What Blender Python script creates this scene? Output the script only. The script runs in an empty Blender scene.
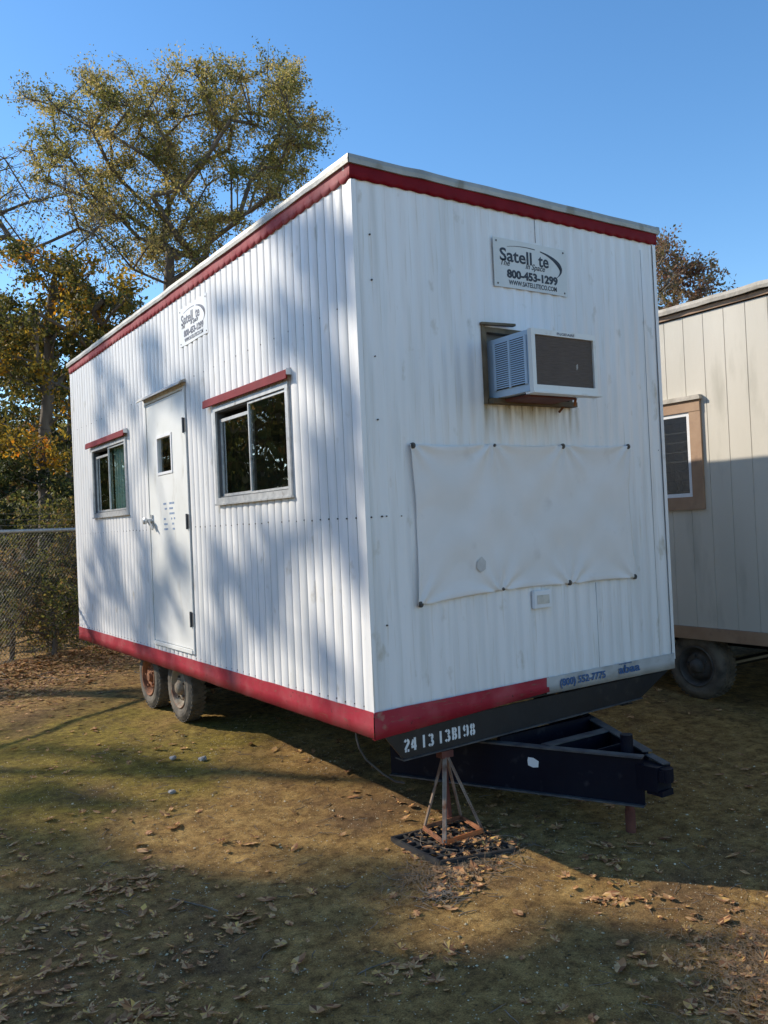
import bpy, math, random
import numpy as np
from mathutils import Vector, Matrix
random.seed(7); rng = np.random.default_rng(11)
R = math.radians
SC = bpy.context.scene
COL = SC.collection
# ------------------------------------------------------------------ camera, sky, sun
F_PX, YAW, PITCH, ROLL = 848.04, 0.588592, 0.014479, -0.044704
CAM = np.array([-2.40787, -3.77825, 1.73991])
def cam_basis():
    f = np.array([math.sin(YAW)*math.cos(PITCH), math.cos(YAW)*math.cos(PITCH), math.sin(PITCH)])
    r = np.cross(f, [0, 0, 1]); r /= np.linalg.norm(r); u = np.cross(r, f)
    c, s = math.cos(ROLL), math.sin(ROLL)
    return c*r+s*u, -s*r+c*u, f
CR, CU, CF = cam_basis()
cd = bpy.data.cameras.new('camera'); cam = bpy.data.objects.new('camera', cd); COL.objects.link(cam)
cd.sensor_fit = 'VERTICAL'; cd.sensor_height = 36; cd.lens = F_PX/1024*36
cd.clip_start = .05; cd.clip_end = 2000
cam.matrix_world = Matrix([[CR[i], CU[i], -CF[i], CAM[i]] for i in range(3)]+[[0, 0, 0, 1]])
SC.camera = cam
SUN_EL = R(30.4); SH = np.array([-0.62, 0.785]); SH /= np.linalg.norm(SH)
TO_SUN = np.array([SH[0]*math.cos(SUN_EL), SH[1]*math.cos(SUN_EL), math.sin(SUN_EL)])
w = bpy.data.worlds.new('World'); SC.world = w; w.use_nodes = True
nt = w.node_tree; sky = nt.nodes.new('ShaderNodeTexSky'); sky.sky_type = 'NISHITA'; sky.sun_disc = False
sky.sun_elevation = SUN_EL; sky.sun_rotation = math.atan2(SH[0], SH[1])
sky.air_density = 1.0; sky.dust_density = 0.15; sky.ozone_density = 2.2
hs = nt.nodes.new('ShaderNodeHueSaturation'); hs.inputs['Saturation'].default_value = 1.22; hs.inputs['Value'].default_value = .97
nt.links.new(sky.outputs[0], hs.inputs['Color']); nt.links.new(hs.outputs[0], nt.nodes['Background'].inputs[0]); nt.nodes['Background'].inputs[1].default_value = 0.15
sl = bpy.data.lights.new('sun', 'SUN'); sl.energy = 3.7; sl.angle = R(0.55); sl.color = (1.0, .91, .77)
so = bpy.data.objects.new('sun', sl); COL.objects.link(so)
so.rotation_euler = Vector(TO_SUN).to_track_quat('Z', 'Y').to_euler(); so.location = (-20, 20, 20)
SC.view_settings.view_transform = 'Standard'; SC.view_settings.look = 'None'
SC.view_settings.exposure = 0.65; SC.view_settings.gamma = 1; SC.view_settings.use_curve_mapping = False

def at(px, py, depth):
    return CAM + depth*((px-384)/F_PX*CR - (py-512)/F_PX*CU + CF)
def ray_plane(px, py, axis, val):
    d = (px-384)/F_PX*CR - (py-512)/F_PX*CU + CF
    return CAM + (val-CAM[axis])/d[axis]*d
def sstep(t): t = np.clip(t, 0, 1); return t*t*(3-2*t)
def ground_z(x, y):
    x = np.asarray(x, float); y = np.asarray(y, float)
    z = 0.13*sstep(y/3.3)
    z = z + 0.012*np.sin(x*1.9+.6*y)*np.cos(y*1.3-.4*x) + .006*np.sin(5.1*x+1.3)*np.sin(4.3*y)
    z = z + .10*np.exp(-((y-(7.75+.7*x))/.7)**2)*np.clip((3-x)/3, 0, 1)          # leaves banked along the fence
    far = np.hypot(x, y); z = z + .4*np.sin(x*.05)*np.cos(y*.043)*sstep((far-25)/40)
    return z
# ------------------------------------------------------------------ materials
MATS = {}
def mat(name, c1, c2=None, scale=8, rough=.6, metal=0, bump=0, bscale=40, stretch=(1, 1, 1), spec=.5, detail=6, lo=.35, hi=.65, extra=None):
    m = bpy.data.materials.new(name); m.use_nodes = True; n = m.node_tree.nodes; l = m.node_tree.links
    b = n['Principled BSDF']; b.inputs['Roughness'].default_value = rough; b.inputs['Metallic'].default_value = metal
    b.inputs['Specular IOR Level'].default_value = spec
    tc = n.new('ShaderNodeTexCoord'); mp = n.new('ShaderNodeMapping'); mp.inputs['Scale'].default_value = stretch
    l.new(tc.outputs['Object'], mp.inputs[0])
    c2 = c2 or tuple(min(1, v*1.12) for v in c1)
    no = n.new('ShaderNodeTexNoise'); no.inputs['Scale'].default_value = scale; no.inputs['Detail'].default_value = detail
    l.new(mp.outputs[0], no.inputs['Vector'])
    rp = n.new('ShaderNodeValToRGB'); rp.color_ramp.elements[0].position = lo; rp.color_ramp.elements[1].position = hi
    rp.color_ramp.elements[0].color = (*c1, 1); rp.color_ramp.elements[1].color = (*c2, 1)
    l.new(no.outputs['Fac'], rp.inputs[0]); out = rp.outputs[0]
    for (c3, sc3, st3, lo3, hi3) in (extra or []):
        mp3 = n.new('ShaderNodeMapping'); mp3.inputs['Scale'].default_value = st3; mp3.inputs['Location'].default_value = (3.1*sc3, 1.7, 9.2)
        l.new(tc.outputs['Object'], mp3.inputs[0])
        n3 = n.new('ShaderNodeTexNoise'); n3.inputs['Scale'].default_value = sc3; n3.inputs['Detail'].default_value = 5
        l.new(mp3.outputs[0], n3.inputs['Vector'])
        mr = n.new('ShaderNodeMapRange'); mr.inputs['From Min'].default_value = lo3; mr.inputs['From Max'].default_value = hi3
        l.new(n3.outputs['Fac'], mr.inputs[0])
        mx = n.new('ShaderNodeMix'); mx.data_type = 'RGBA'; l.new(mr.outputs[0], mx.inputs['Factor'])
        l.new(out, mx.inputs['A']); mx.inputs['B'].default_value = (*c3, 1); out = mx.outputs['Result']
    l.new(out, b.inputs['Base Color'])
    if bump:
        nb = n.new('ShaderNodeTexNoise'); nb.inputs['Scale'].default_value = bscale; nb.inputs['Detail'].default_value = 8
        l.new(mp.outputs[0], nb.inputs['Vector'])
        bp = n.new('ShaderNodeBump'); bp.inputs['Strength'].default_value = 1; bp.inputs['Distance'].default_value = bump
        l.new(nb.outputs['Fac'], bp.inputs['Height']); l.new(bp.outputs[0], b.inputs['Normal'])
    MATS[name] = m; return m
def leafmat(name, cols, trans=.35, rough=.6):
    m = bpy.data.materials.new(name); m.use_nodes = True; n = m.node_tree.nodes; l = m.node_tree.links
    b = n['Principled BSDF']; b.inputs['Roughness'].default_value = rough; b.inputs['Specular IOR Level'].default_value = .3
    a = n.new('ShaderNodeAttribute'); a.attribute_name = 'tint'
    rp = n.new('ShaderNodeValToRGB'); e = rp.color_ramp.elements
    while len(e) < len(cols): e.new(.5)
    for i, c in enumerate(cols): e[i].position = i/(len(cols)-1); e[i].color = (*c, 1)
    l.new(a.outputs['Fac'], rp.inputs[0]); l.new(rp.outputs[0], b.inputs['Base Color'])
    if trans:
        tr = n.new('ShaderNodeBsdfTranslucent'); l.new(rp.outputs[0], tr.inputs[0])
        mx = n.new('ShaderNodeMixShader'); mx.inputs[0].default_value = trans
        l.new(b.outputs[0], mx.inputs[1]); l.new(tr.outputs[0], mx.inputs[2])
        l.new(mx.outputs[0], n['Material Output'].inputs[0])
    MATS[name] = m; return m
WHITE = mat('white_paint', (.745, .74, .725), (.81, .80, .785), 2.2, .38, bump=.0006, bscale=60, stretch=(1, 1, .25),
            extra=[((.62, .62, .59), 3.5, (4, 4, .3), .52, .85), ((.50, .46, .38), 9, (1, 1, .6), .64, .78), ((.58, .54, .46), 22, (3, 3, .12), .58, .85)])
RED = mat('red_paint', (.30, .018, .035), (.38, .03, .05), 5, .5, spec=.3, bump=.0005, bscale=50, extra=[((.40, .10, .11), 5, (1, 1, 1), .48, .8), ((.22, .09, .07), 14, (1, 1, 5), .60, .75), ((.10, .03, .03), 45, (1, 1, 1), .66, .73), ((.34, .25, .18), 9, (1, 1, 1), .67, .8)])
REDW = mat('weathered_red_paint', (.25, .022, .035), (.33, .05, .06), 6, .65, spec=.25, extra=[((.42, .16, .16), 5, (1, 1, 1), .46, .78), ((.12, .03, .03), 30, (1, 1, 1), .62, .72), ((.40, .36, .33), 18, (1, 1, 1), .68, .76)])
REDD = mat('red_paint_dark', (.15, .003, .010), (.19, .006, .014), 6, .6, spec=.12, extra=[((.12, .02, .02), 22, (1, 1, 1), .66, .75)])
TRIM = mat('roof_metal', (.27, .265, .24), (.38, .37, .34), 6, .5, metal=.3, bump=.002, bscale=30, extra=[((.22, .20, .16), 8, (1, 1, 1), .58, .7)])
ROOF = mat('roof_coating', (.5, .5, .48), (.6, .6, .58), 3, .7, bump=.004, bscale=12)
ALU = mat('aluminium', (.45, .46, .46), (.58, .58, .57), 20, .42, metal=.55, extra=[((.25, .24, .22), 14, (1, 1, 1), .6, .75)])
ALUD = mat('window_track', (.08, .085, .09), (.12, .12, .12), 20, .5, metal=.3)
BLACK = mat('black_steel', (.007, .008, .011), (.012, .013, .017), 6, .42, bump=.001, bscale=50, extra=[((.05, .045, .04), 12, (1, 1, 1), .6, .85)])
NAVY = mat('navy_steel', (.003, .004, .011), (.005, .007, .015), 5, .5, spec=.15, bump=.001, bscale=50, extra=[((.04, .04, .045), 12, (1, 1, 1), .62, .85)])
FLANGE = mat('worn_steel_edge', (.035, .035, .04), (.09, .088, .085), 12, .6, bump=.001)
RUST = mat('rust', (.16, .055, .022), (.30, .12, .05), 14, .85, bump=.003, bscale=70, extra=[((.07, .035, .02), 20, (1, 1, 1), .5, .7)])
RUSTT = mat('pale_rusty_steel', (.20, .13, .09), (.34, .25, .18), 12, .85, bump=.002, extra=[((.16, .07, .035), 16, (1, 1, 1), .52, .7)])
RUSTR = mat('red_oxide', (.10, .028, .02), (.16, .05, .03), 10, .8, bump=.002)
RUSTO = mat('orange_rust', (.42, .10, .02), (.5, .16, .05), 14, .85, bump=.002)
DOORM = mat('door_paint', (.72, .72, .68), (.78, .78, .75), 3, .4, extra=[((.55, .53, .47), 6, (2, 2, .6), .6, .8)])
SCREW = mat('screw_head', (.05, .045, .04), (.10, .09, .08), 30, .6)
TYRE = mat('tyre_rubber', (.06, .052, .042), (.15, .128, .10), 9, .9, bump=.004, bscale=40, extra=[((.17, .145, .11), 5, (1, 1, 1), .5, .75)])
RIM = mat('wheel_rim', (.20, .16, .11), (.32, .27, .2), 9, .75, bump=.002, extra=[((.14, .05, .02), 7, (1, 1, 1), .5, .65)])
RIMD = mat('dark_rim', (.05, .045, .04), (.10, .09, .08), 9, .7, bump=.002)
SEAM = mat('weathered_seam', (.30, .30, .30), (.40, .40, .39), 9, .6)
GROOVE_SHADE_L = mat('faint_groove_shade', (.58, .58, .57), (.72, .71, .70), 4, .6, stretch=(1, 1, .3))  # paler version of the painted groove shade
GROOVE_SHADE = mat('groove_shade', (.34, .34, .34), (.52, .52, .51), 4, .7, stretch=(1, 1, .3))  # grey that puts the shade inside the siding grooves into the colour
SIGN = mat('sign_board', (.60, .61, .58), (.66, .67, .64), 5, .45, extra=[((.5, .49, .44), 6, (1, 1, 1), .6, .8)])
PANEL = mat('bare_metal_panel', (.40, .41, .41), (.52, .53, .53), 6, .5, metal=.15, extra=[((.30, .29, .27), 8, (1, 1, 2), .55, .8)])
SIGNP = mat('sign_board_pale', (.70, .72, .72), (.76, .77, .77), 5, .4)
INK = mat('black_ink', (.012, .013, .02), (.02, .02, .03), 30, .5)
INKF = mat('faded_ink', (.06, .07, .10), (.10, .11, .14), 60, .5, extra=[((.5, .53, .55), 70, (1, 1, 1), .58, .66)])
INKB = mat('blue_ink', (.03, .09, .22), (.05, .12, .28), 30, .5)
INKD = mat('navy_ink', (.04, .05, .09), (.09, .10, .14), 50, .5)
STENCIL = mat('stencil_paint', (.62, .64, .64), (.72, .73, .72), 30, .6, extra=[((.25, .26, .28), 60, (1, 1, 1), .6, .72)])
TARP = mat('banner_cloth', (.76, .73, .69), (.80, .77, .735), 4, .75, bump=.001, bscale=9, spec=.2, extra=[((.58, .53, .48), 6, (1, 1, 1), .62, .95)])
STAIN = mat('stain', (.52, .50, .47), (.6, .58, .54), 20, .8)
ACM = mat('air_conditioner_enamel', (.70, .71, .68), (.76, .77, .74), 4, .4, extra=[((.5, .46, .36), 10, (1, 1, 1), .6, .8)])
ACB = mat('air_conditioner_casing', (.42, .55, .68), (.48, .61, .74), 5, .45)
ACG = mat('condenser_fins', (.11, .09, .08), (.16, .13, .115), 60, .7, bump=.003, bscale=150, stretch=(.2, .2, 4))
DARK = mat('dark_void', (.012, .012, .012), (.02, .02, .02), 5, .9)
WOODR = mat('rotten_wood', (.10, .075, .045), (.17, .13, .08), 9, .9, bump=.004, stretch=(1, 1, 1))
UNDER = mat('under_floor', (.015, .014, .013), (.03, .028, .025), 5, .9)
BEIGE = mat('beige_siding', (.55, .51, .43), (.61, .565, .48), 2.5, .7, bump=.0012, bscale=90, stretch=(1, 1, .2), extra=[((.42, .39, .32), 3, (2, 2, .5), .55, .8)])
TAN = mat('tan_trim', (.33, .20, .12), (.39, .25, .155), 6, .7, bump=.001, extra=[((.24, .15, .10), 9, (1, 1, 1), .6, .8)])
WFRAME = mat('white_vinyl', (.72, .73, .74), (.78, .78, .78), 8, .4)
ROOFE = mat('weathered_roof_edge', (.38, .34, .28), (.52, .47, .40), 8, .8, bump=.004, bscale=30)
GALV = mat('galvanised_wire', (.11, .10, .085), (.19, .175, .15), 40, .55, metal=.4)
GALVP = mat('galvanised_pipe', (.33, .35, .34), (.45, .46, .45), 20, .5, metal=.5)
STONE = mat('grey_stone', (.22, .21, .20), (.36, .35, .33), 20, .85, bump=.006, bscale=30)
INTER = mat('interior_panel', (.12, .11, .10), (.16, .15, .13), 4, .8)
CURT = mat('green_curtain', (.38, .62, .56), (.5, .72, .66), 5, .8, stretch=(8, 8, .4))
BLIND = mat('blind_slats', (.02, .021, .023), (.035, .035, .038), 8, .6)
BARK = mat('bark', (.085, .065, .048), (.15, .12, .09), 7, .9, bump=.02, bscale=14, stretch=(1, 1, .3))
BARKT = mat('brown_bark', (.10, .08, .062), (.17, .135, .105), 7, .9, bump=.02, bscale=14, stretch=(1, 1, .3))
BARKG = mat('grey_bark', (.13, .115, .10), (.2, .18, .15), 7, .9, bump=.02, bscale=14, stretch=(1, 1, .3))
def glass():
    m = bpy.data.materials.new('window_glass'); m.use_nodes = True; n = m.node_tree.nodes; l = m.node_tree.links
    n.remove(n['Principled BSDF'])
    g = n.new('ShaderNodeBsdfGlossy'); g.inputs['Roughness'].default_value = .015; g.inputs[0].default_value = (.95, .98, 1, 1)
    t = n.new('ShaderNodeBsdfTransparent'); t.inputs[0].default_value = (.78, .82, .81, 1)
    lw = n.new('ShaderNodeLayerWeight'); lw.inputs[0].default_value = .5
    pw = n.new('ShaderNodeMath'); pw.operation = 'POWER'; pw.inputs[1].default_value = 2.6; l.new(lw.outputs['Facing'], pw.inputs[0])
    fr = n.new('ShaderNodeMath'); fr.operation = 'MULTIPLY_ADD'; fr.inputs[1].default_value = 1.2; fr.inputs[2].default_value = .14; l.new(pw.outputs[0], fr.inputs[0])
    no = n.new('ShaderNodeTexNoise'); no.inputs['Scale'].default_value = 3.5; tc = n.new('ShaderNodeTexCoord'); l.new(tc.outputs['Object'], no.inputs['Vector'])
    bp = n.new('ShaderNodeBump'); bp.inputs['Distance'].default_value = .003; l.new(no.outputs['Fac'], bp.inputs['Height']); l.new(bp.outputs[0], g.inputs['Normal'])
    mx = n.new('ShaderNodeMixShader'); l.new(fr.outputs[0], mx.inputs[0]); l.new(t.outputs[0], mx.inputs[1]); l.new(g.outputs[0], mx.inputs[2])
    l.new(mx.outputs[0], n['Material Output'].inputs[0]); return m
GLASS = glass()
# ------------------------------------------------------------------ object helpers
def empty(name, loc, label, cat, group=None):
    o = bpy.data.objects.new(name, None); COL.objects.link(o); o.location = loc; o.empty_display_size = .2
    o['label'] = label; o['category'] = cat
    if group: o['group'] = group
    return o
def origin(p):
    v = Vector((0, 0, 0))
    while p: v += p.location; p = p.parent
    return v
def link(name, me, parent=None, **kw):
    o = bpy.data.objects.new(name, me); COL.objects.link(o)
    if parent: o.parent = parent
    for k, v in kw.items(): o[k] = v
    return o
class MB:
    """collects faces in world coordinates; build() links them as one mesh"""
    def __init__(s): s.v = []; s.f = []; s.mi = []; s.m = 0
    def mat(s, i): s.m = i; return s
    def add(s, vs, fs):
        b = len(s.v); s.v += [tuple(map(float, v)) for v in vs]
        for f in fs: s.f.append(tuple(b+i for i in f)); s.mi.append(s.m)
        return s
    def box(s, a, b, bev=0):
        (x0, y0, z0), (x1, y1, z1) = [min(p, q) for p, q in zip(a, b)], [max(p, q) for p, q in zip(a, b)]
        if bev <= 0:
            return s.add([(x0, y0, z0), (x1, y0, z0), (x1, y1, z0), (x0, y1, z0), (x0, y0, z1), (x1, y0, z1), (x1, y1, z1), (x0, y1, z1)],
                         [(0, 3, 2, 1), (4, 5, 6, 7), (0, 1, 5, 4), (1, 2, 6, 5), (2, 3, 7, 6), (3, 0, 4, 7)])
        import bmesh
        bm = bmesh.new(); r = bmesh.ops.create_cube(bm, size=1)
        for v in bm.verts: v.co = Vector(((x0+x1)/2+v.co.x*(x1-x0), (y0+y1)/2+v.co.y*(y1-y0), (z0+z1)/2+v.co.z*(z1-z0)))
        bmesh.ops.bevel(bm, geom=list(bm.edges), offset=bev, segments=2, affect='EDGES')
        bm.verts.index_update(); s.add([v.co for v in bm.verts], [[v.index for v in f.verts] for f in bm.faces]); bm.free(); return s
    def beam(s, p, q, w, h, up=(0, 0, 1)):
        p, q = Vector(p), Vector(q); d = (q-p).normalized(); u = Vector(up)
        sd = d.cross(u)
        if sd.length < 1e-4: sd = d.cross(Vector((1, 0, 0)))
        sd.normalize(); u = sd.cross(d).normalized()
        vs = [c+sd*a*w/2+u*b*h/2 for c in (p, q) for a, b in ((-1, -1), (1, -1), (1, 1), (-1, 1))]
        return s.add(vs, [(0, 1, 2, 3), (7, 6, 5, 4), (0, 4, 5, 1), (1, 5, 6, 2), (2, 6, 7, 3), (3, 7, 4, 0)])
    def tube(s, pts, r, n=8, caps=True):
        pts = [Vector(p) for p in pts]; rs = r if hasattr(r, '__len__') else [r]*len(pts); vs = []; fs = []
        ref = None
        for i, p in enumerate(pts):
            d = (pts[min(i+1, len(pts)-1)]-pts[max(i-1, 0)]).normalized()
            if ref is None: ref = d.orthogonal().normalized()
            ref = (ref-d*ref.dot(d)).normalized(); b = d.cross(ref)
            for k in range(n):
                a = 2*math.pi*k/n; vs.append(p+(ref*math.cos(a)+b*math.sin(a))*rs[i])
        for i in range(len(pts)-1):
            for k in range(n): fs.append((i*n+k, i*n+(k+1) % n, (i+1)*n+(k+1) % n, (i+1)*n+k))
        if caps: fs += [tuple(range(n))[::-1], tuple(range((len(pts)-1)*n, len(pts)*n))]
        return s.add(vs, fs)
    def lathe(s, c, axis, prof, n=32):
        """prof = [(offset along axis, radius)]"""
        c = Vector(c); ax = Vector(axis).normalized(); u = ax.orthogonal().normalized(); v = ax.cross(u); vs = []; fs = []
        for (t, r) in prof:
            for k in range(n):
                a = 2*math.pi*k/n; vs.append(c+ax*t+(u*math.cos(a)+v*math.sin(a))*r)
        for i in range(len(prof)-1):
            for k in range(n): fs.append((i*n+k, i*n+(k+1) % n, (i+1)*n+(k+1) % n, (i+1)*n+k))
        return s.add(vs, fs)
    def prism(s, pts2, fr, t0, t1):
        """pts2 polygon in frame fr = (origin, X, Y, N), extruded t0..t1 along N"""
        o, X, Y, N = [Vector(a) for a in fr]; n = len(pts2)
        vs = [o+X*a+Y*b+N*t for t in (t0, t1) for a, b in pts2]
        return s.add(vs, [tuple(range(n))[::-1], tuple(range(n, 2*n))]+[(i, (i+1) % n, n+(i+1) % n, n+i) for i in range(n)])
    def build(s, name, mats, parent=None, smooth=False, **kw):
        o = origin(parent)
        me = bpy.data.meshes.new(name); me.from_pydata([(v[0]-o.x, v[1]-o.y, v[2]-o.z) for v in s.v], [], s.f)
        mats = mats if isinstance(mats, (list, tuple)) else [mats]
        for m in mats: me.materials.append(m)
        me.polygons.foreach_set('material_index', s.mi)
        if smooth: me.polygons.foreach_set('use_smooth', [True]*len(s.f))
        me.validate(); me.update()
        return link(name, me, parent, **kw)
def text_mesh(txt, size, fr, t=.001, off=0, shear=0, align='LEFT', xs=1.0, width=None, name='lettering'):
    """returns vertices and faces of flat lettering laid on frame fr"""
    cu = bpy.data.curves.new('t', 'FONT'); cu.body = txt; cu.size = size; cu.offset = off; cu.shear = shear; cu.align_x = align; cu.extrude = t/2
    cu.resolution_u = 3
    ob = bpy.data.objects.new('t', cu); COL.objects.link(ob)
    me = bpy.data.meshes.new_from_object(ob.evaluated_get(bpy.context.evaluated_depsgraph_get()))
    vs = np.array([v.co[:] for v in me.vertices]); fs = [tuple(p.vertices) for p in me.polygons]
    bpy.data.objects.remove(ob); bpy.data.curves.remove(cu); bpy.data.meshes.remove(me)
    if width:
        x0, x1 = vs[:, 0].min(), vs[:, 0].max(); vs[:, 0] = (vs[:, 0]-x0)*width/(x1-x0)
    else: vs[:, 0] *= xs
    o, X, Y, N = [np.array(a, float) for a in fr]
    return o+vs[:, :1]*X+vs[:, 1:2]*Y+(vs[:, 2:3]+t/2)*N, fs
FRONT = lambda x, z, y=0: ((x, y, z), (1, 0, 0), (0, 0, 1), (0, -1, 0))
SIDE = lambda yy, z, x=0: ((x, yy, z), (0, -1, 0), (0, 0, 1), (-1, 0, 0))
# ================================================================== GROUND
def axis(lo, hi, step, outer):
    c = list(np.arange(lo, hi+1e-6, step)); s = step; a = c[-1]
    while a < outer: s *= 1.28; a += s; c.append(a)
    s = step; a = c[0]; pre = []
    while a > -outer: s *= 1.28; a -= s; pre.append(a)
    return np.array(pre[::-1]+c)
gx, gy = axis(-4.2, 7, .045, 400), axis(-4, 11, .045, 400)
GX, GY = np.meshgrid(gx, gy); GZ = ground_z(GX, GY)
near = np.exp(-(np.hypot(GX-.5, GY-2)/9)**4)
GZ = GZ + near*(rng.normal(0, .0022, GZ.shape))
nx, ny = len(gx), len(gy)
I = np.arange(nx*ny).reshape(ny, nx)
gf = np.stack([I[:-1, :-1], I[:-1, 1:], I[1:, 1:], I[1:, :-1]], -1).reshape(-1, 4)
me = bpy.data.meshes.new('ground'); me.from_pydata(np.stack([GX.ravel(), GY.ravel(), GZ.ravel()], 1).tolist(), [], gf.tolist())
me.polygons.foreach_set('use_smooth', [True]*len(gf))
def ground_material():
    m = bpy.data.materials.new('mossy_dirt'); m.use_nodes = True; n = m.node_tree.nodes; l = m.node_tree.links
    b = n['Principled BSDF']; b.inputs['Roughness'].default_value = .95; b.inputs['Specular IOR Level'].default_value = .2
    tc = n.new('ShaderNodeTexCoord')
    def noise(s, d=6, loc=(0, 0, 0), r=.6, dist=0):
        mp = n.new('ShaderNodeMapping'); mp.inputs['Location'].default_value = loc; l.new(tc.outputs['Object'], mp.inputs[0])
        no = n.new('ShaderNodeTexNoise'); no.inputs['Scale'].default_value = s; no.inputs['Detail'].default_value = d
        no.inputs['Roughness'].default_value = r; no.inputs['Distortion'].default_value = dist
        l.new(mp.outputs[0], no.inputs['Vector']); return no.outputs['Fac']
    def ramp(f, stops):
        rp = n.new('ShaderNodeValToRGB'); e = rp.color_ramp.elements
        while len(e) < len(stops): e.new(.5)
        for i, (p, c) in enumerate(stops): e[i].position = p; e[i].color = (*c, 1)
        l.new(f, rp.inputs[0]); return rp.outputs[0]
    def mix(f, a, c, mode='MIX'):
        mx = n.new('ShaderNodeMix'); mx.data_type = 'RGBA'; mx.blend_type = mode
        if isinstance(f, float): mx.inputs['Factor'].default_value = f
        else: l.new(f, mx.inputs['Factor'])
        for s_, v in (('A', a), ('B', c)):
            if isinstance(v, tuple): mx.inputs[s_].default_value = (*v, 1)
            else: l.new(v, mx.inputs[s_])
        return mx.outputs['Result']
    dirt = ramp(noise(7, 10, r=.7), [(.3, (.18, .095, .034)), (.5, (.40, .235, .075)), (.7, (.60, .385, .135))])
    moss = ramp(noise(9, 10, (5, 2, 0), r=.72), [(.3, (.15, .10, .018)), (.55, (.31, .225, .038)), (.75, (.48, .34, .075))])
    # moss grows thicker on the open lot beside the long side of the trailer
    mp = n.new('ShaderNodeMapping'); mp.inputs['Location'].default_value = (.45, -1.05, 0); mp.inputs['Scale'].default_value = (.36, .36, 0)
    l.new(tc.outputs['Object'], mp.inputs[0])
    gr = n.new('ShaderNodeTexGradient'); gr.gradient_type = 'SPHERICAL'; l.new(mp.outputs[0], gr.inputs[0])
    ad = n.new('ShaderNodeMath'); ad.operation = 'ADD'; l.new(gr.outputs['Fac'], ad.inputs[0]); 
    s2 = n.new('ShaderNodeMath'); s2.operation = 'MULTIPLY'; s2.inputs[1].default_value = 1.2; l.new(noise(1.3, 8, (2, 7, 0), dist=.5), s2.inputs[0]); l.new(s2.outputs[0], ad.inputs[1])
    mr = n.new('ShaderNodeMapRange'); mr.inputs['From Min'].default_value = .82; mr.inputs['From Max'].default_value = 1.22; l.new(ad.outputs[0], mr.inputs[0])
    c = mix(mr.outputs[0], dirt, moss)
    mr2 = n.new('ShaderNodeMapRange'); mr2.inputs['From Min'].default_value = .52; mr2.inputs['From Max'].default_value = .72; l.new(noise(.9, 6, (9, 3, 0)), mr2.inputs[0])
    c = mix(mr2.outputs[0], c, (.20, .115, .055))
    mr3 = n.new('ShaderNodeMapRange'); mr3.inputs['From Min'].default_value = .66; mr3.inputs['From Max'].default_value = .72; l.new(noise(70, 3, (1, 1, 0)), mr3.inputs[0])
    c = mix(mr3.outputs[0], c, (.62, .46, .22))
    mr4 = n.new('ShaderNodeMapRange'); mr4.inputs['From Min'].default_value = .60; mr4.inputs['From Max'].default_value = .72; l.new(noise(38, 5, (4, 8, 0)), mr4.inputs[0])
    c = mix(mr4.outputs[0], c, (.09, .052, .025))
    fine = ramp(noise(150, 6, (3, 3, 0), .8), [(.36, (.45, .43, .42)), (.5, (.98, .98, .98)), (.62, (1.35, 1.35, 1.32))])
    c = mix(1.0, c, fine, 'MULTIPLY')
    mid = ramp(noise(16, 8, (6, 1, 0), .75), [(.36, (.48, .45, .43)), (.50, (.95, .95, .95)), (.66, (1.25, 1.25, 1.25))])
    c = mix(1.0, c, mid, 'MULTIPLY')
    l.new(c, b.inputs['Base Color'])
    h = n.new('ShaderNodeMath'); h.operation = 'ADD'; l.new(noise(22, 10, r=.7), h.inputs[0]); l.new(noise(140, 8, r=.85), h.inputs[1])
    bp = n.new('ShaderNodeBump'); bp.inputs['Strength'].default_value = .9; bp.inputs['Distance'].default_value = .022
    l.new(h.outputs[0], bp.inputs['Height']); l.new(bp.outputs[0], b.inputs['Normal'])
    return m
me.materials.append(ground_material()); link('ground', me, kind='structure')
# ================================================================== WHITE OFFICE TRAILER
W, L, ZB, ZT = 2.44, 6.021, .76, 3.577
T = empty('office_trailer', (1.22, 3.0, .1), 'white corrugated office trailer with red bands and a bolted blank banner on its front end', 'office trailer')
dent = lambda a, b, s: .0025*math.sin(1.3*a+2.1*b+s)*math.sin(.7*b-1.9*a+s)+.0015*math.sin(5*a+1.1*b+2*s)
def corr(u, pitch, amp):
    t = (u/pitch) % 1.0
    if pitch > .0973: return amp*1.1*(.5-.5*math.cos(2*math.pi*t))      # the end walls carry a softer, round wave
    return amp*abs(math.sin(math.pi*t))**.65      # rounded ribs meeting in sharp grooves
RIBT = (0, .03, .09, .2, .35, .5, .65, .8, .91, .97)
def rib_us(u0, u1, pitch):
    k0, k1 = int(u0/pitch)-1, int(u1/pitch)+2
    return [round((k+t)*pitch, 5) for k in range(k0, k1) for t in RIBT if u0 < (k+t)*pitch < u1]
def corr_wall(fr, u0, u1, z0, z1, pitch, amp, holes=(), seed=0, off=0., zs=(), seams=()):
    """corrugated sheet on frame; u along X, v along Y(z), out along N"""
    o, X, Y, N = [np.array(a, float) for a in fr]
    us = set(rib_us(u0, u1, pitch)) | {u1, u0}
    vs = set(np.round(np.arange(z0, z1, .2), 4)) | {z0, z1} | set(zs)
    for h in holes: us |= {h[0], h[1]}; vs |= {h[2], h[3]}
    us, vs = sorted(us), sorted(vs); P = []
    for v in vs:
        for u in us:
            d = corr(u, pitch, amp)+dent(u, v, seed)+off
            P.append(o+X*u+Y*v+N*d)
    F = []; n = len(us)
    for j in range(len(vs)-1):
        for i in range(n-1):
            cu_, cv = (us[i]+us[i+1])/2, (vs[j]+vs[j+1])/2
            if any(h[0] < cu_ < h[1] and h[2] < cv < h[3] for h in holes): continue
            F.append((j*n+i, j*n+i+1, (j+1)*n+i+1, (j+1)*n+i))
    return P, F
PF, PS = 2.44/25, 6.021/62
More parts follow.
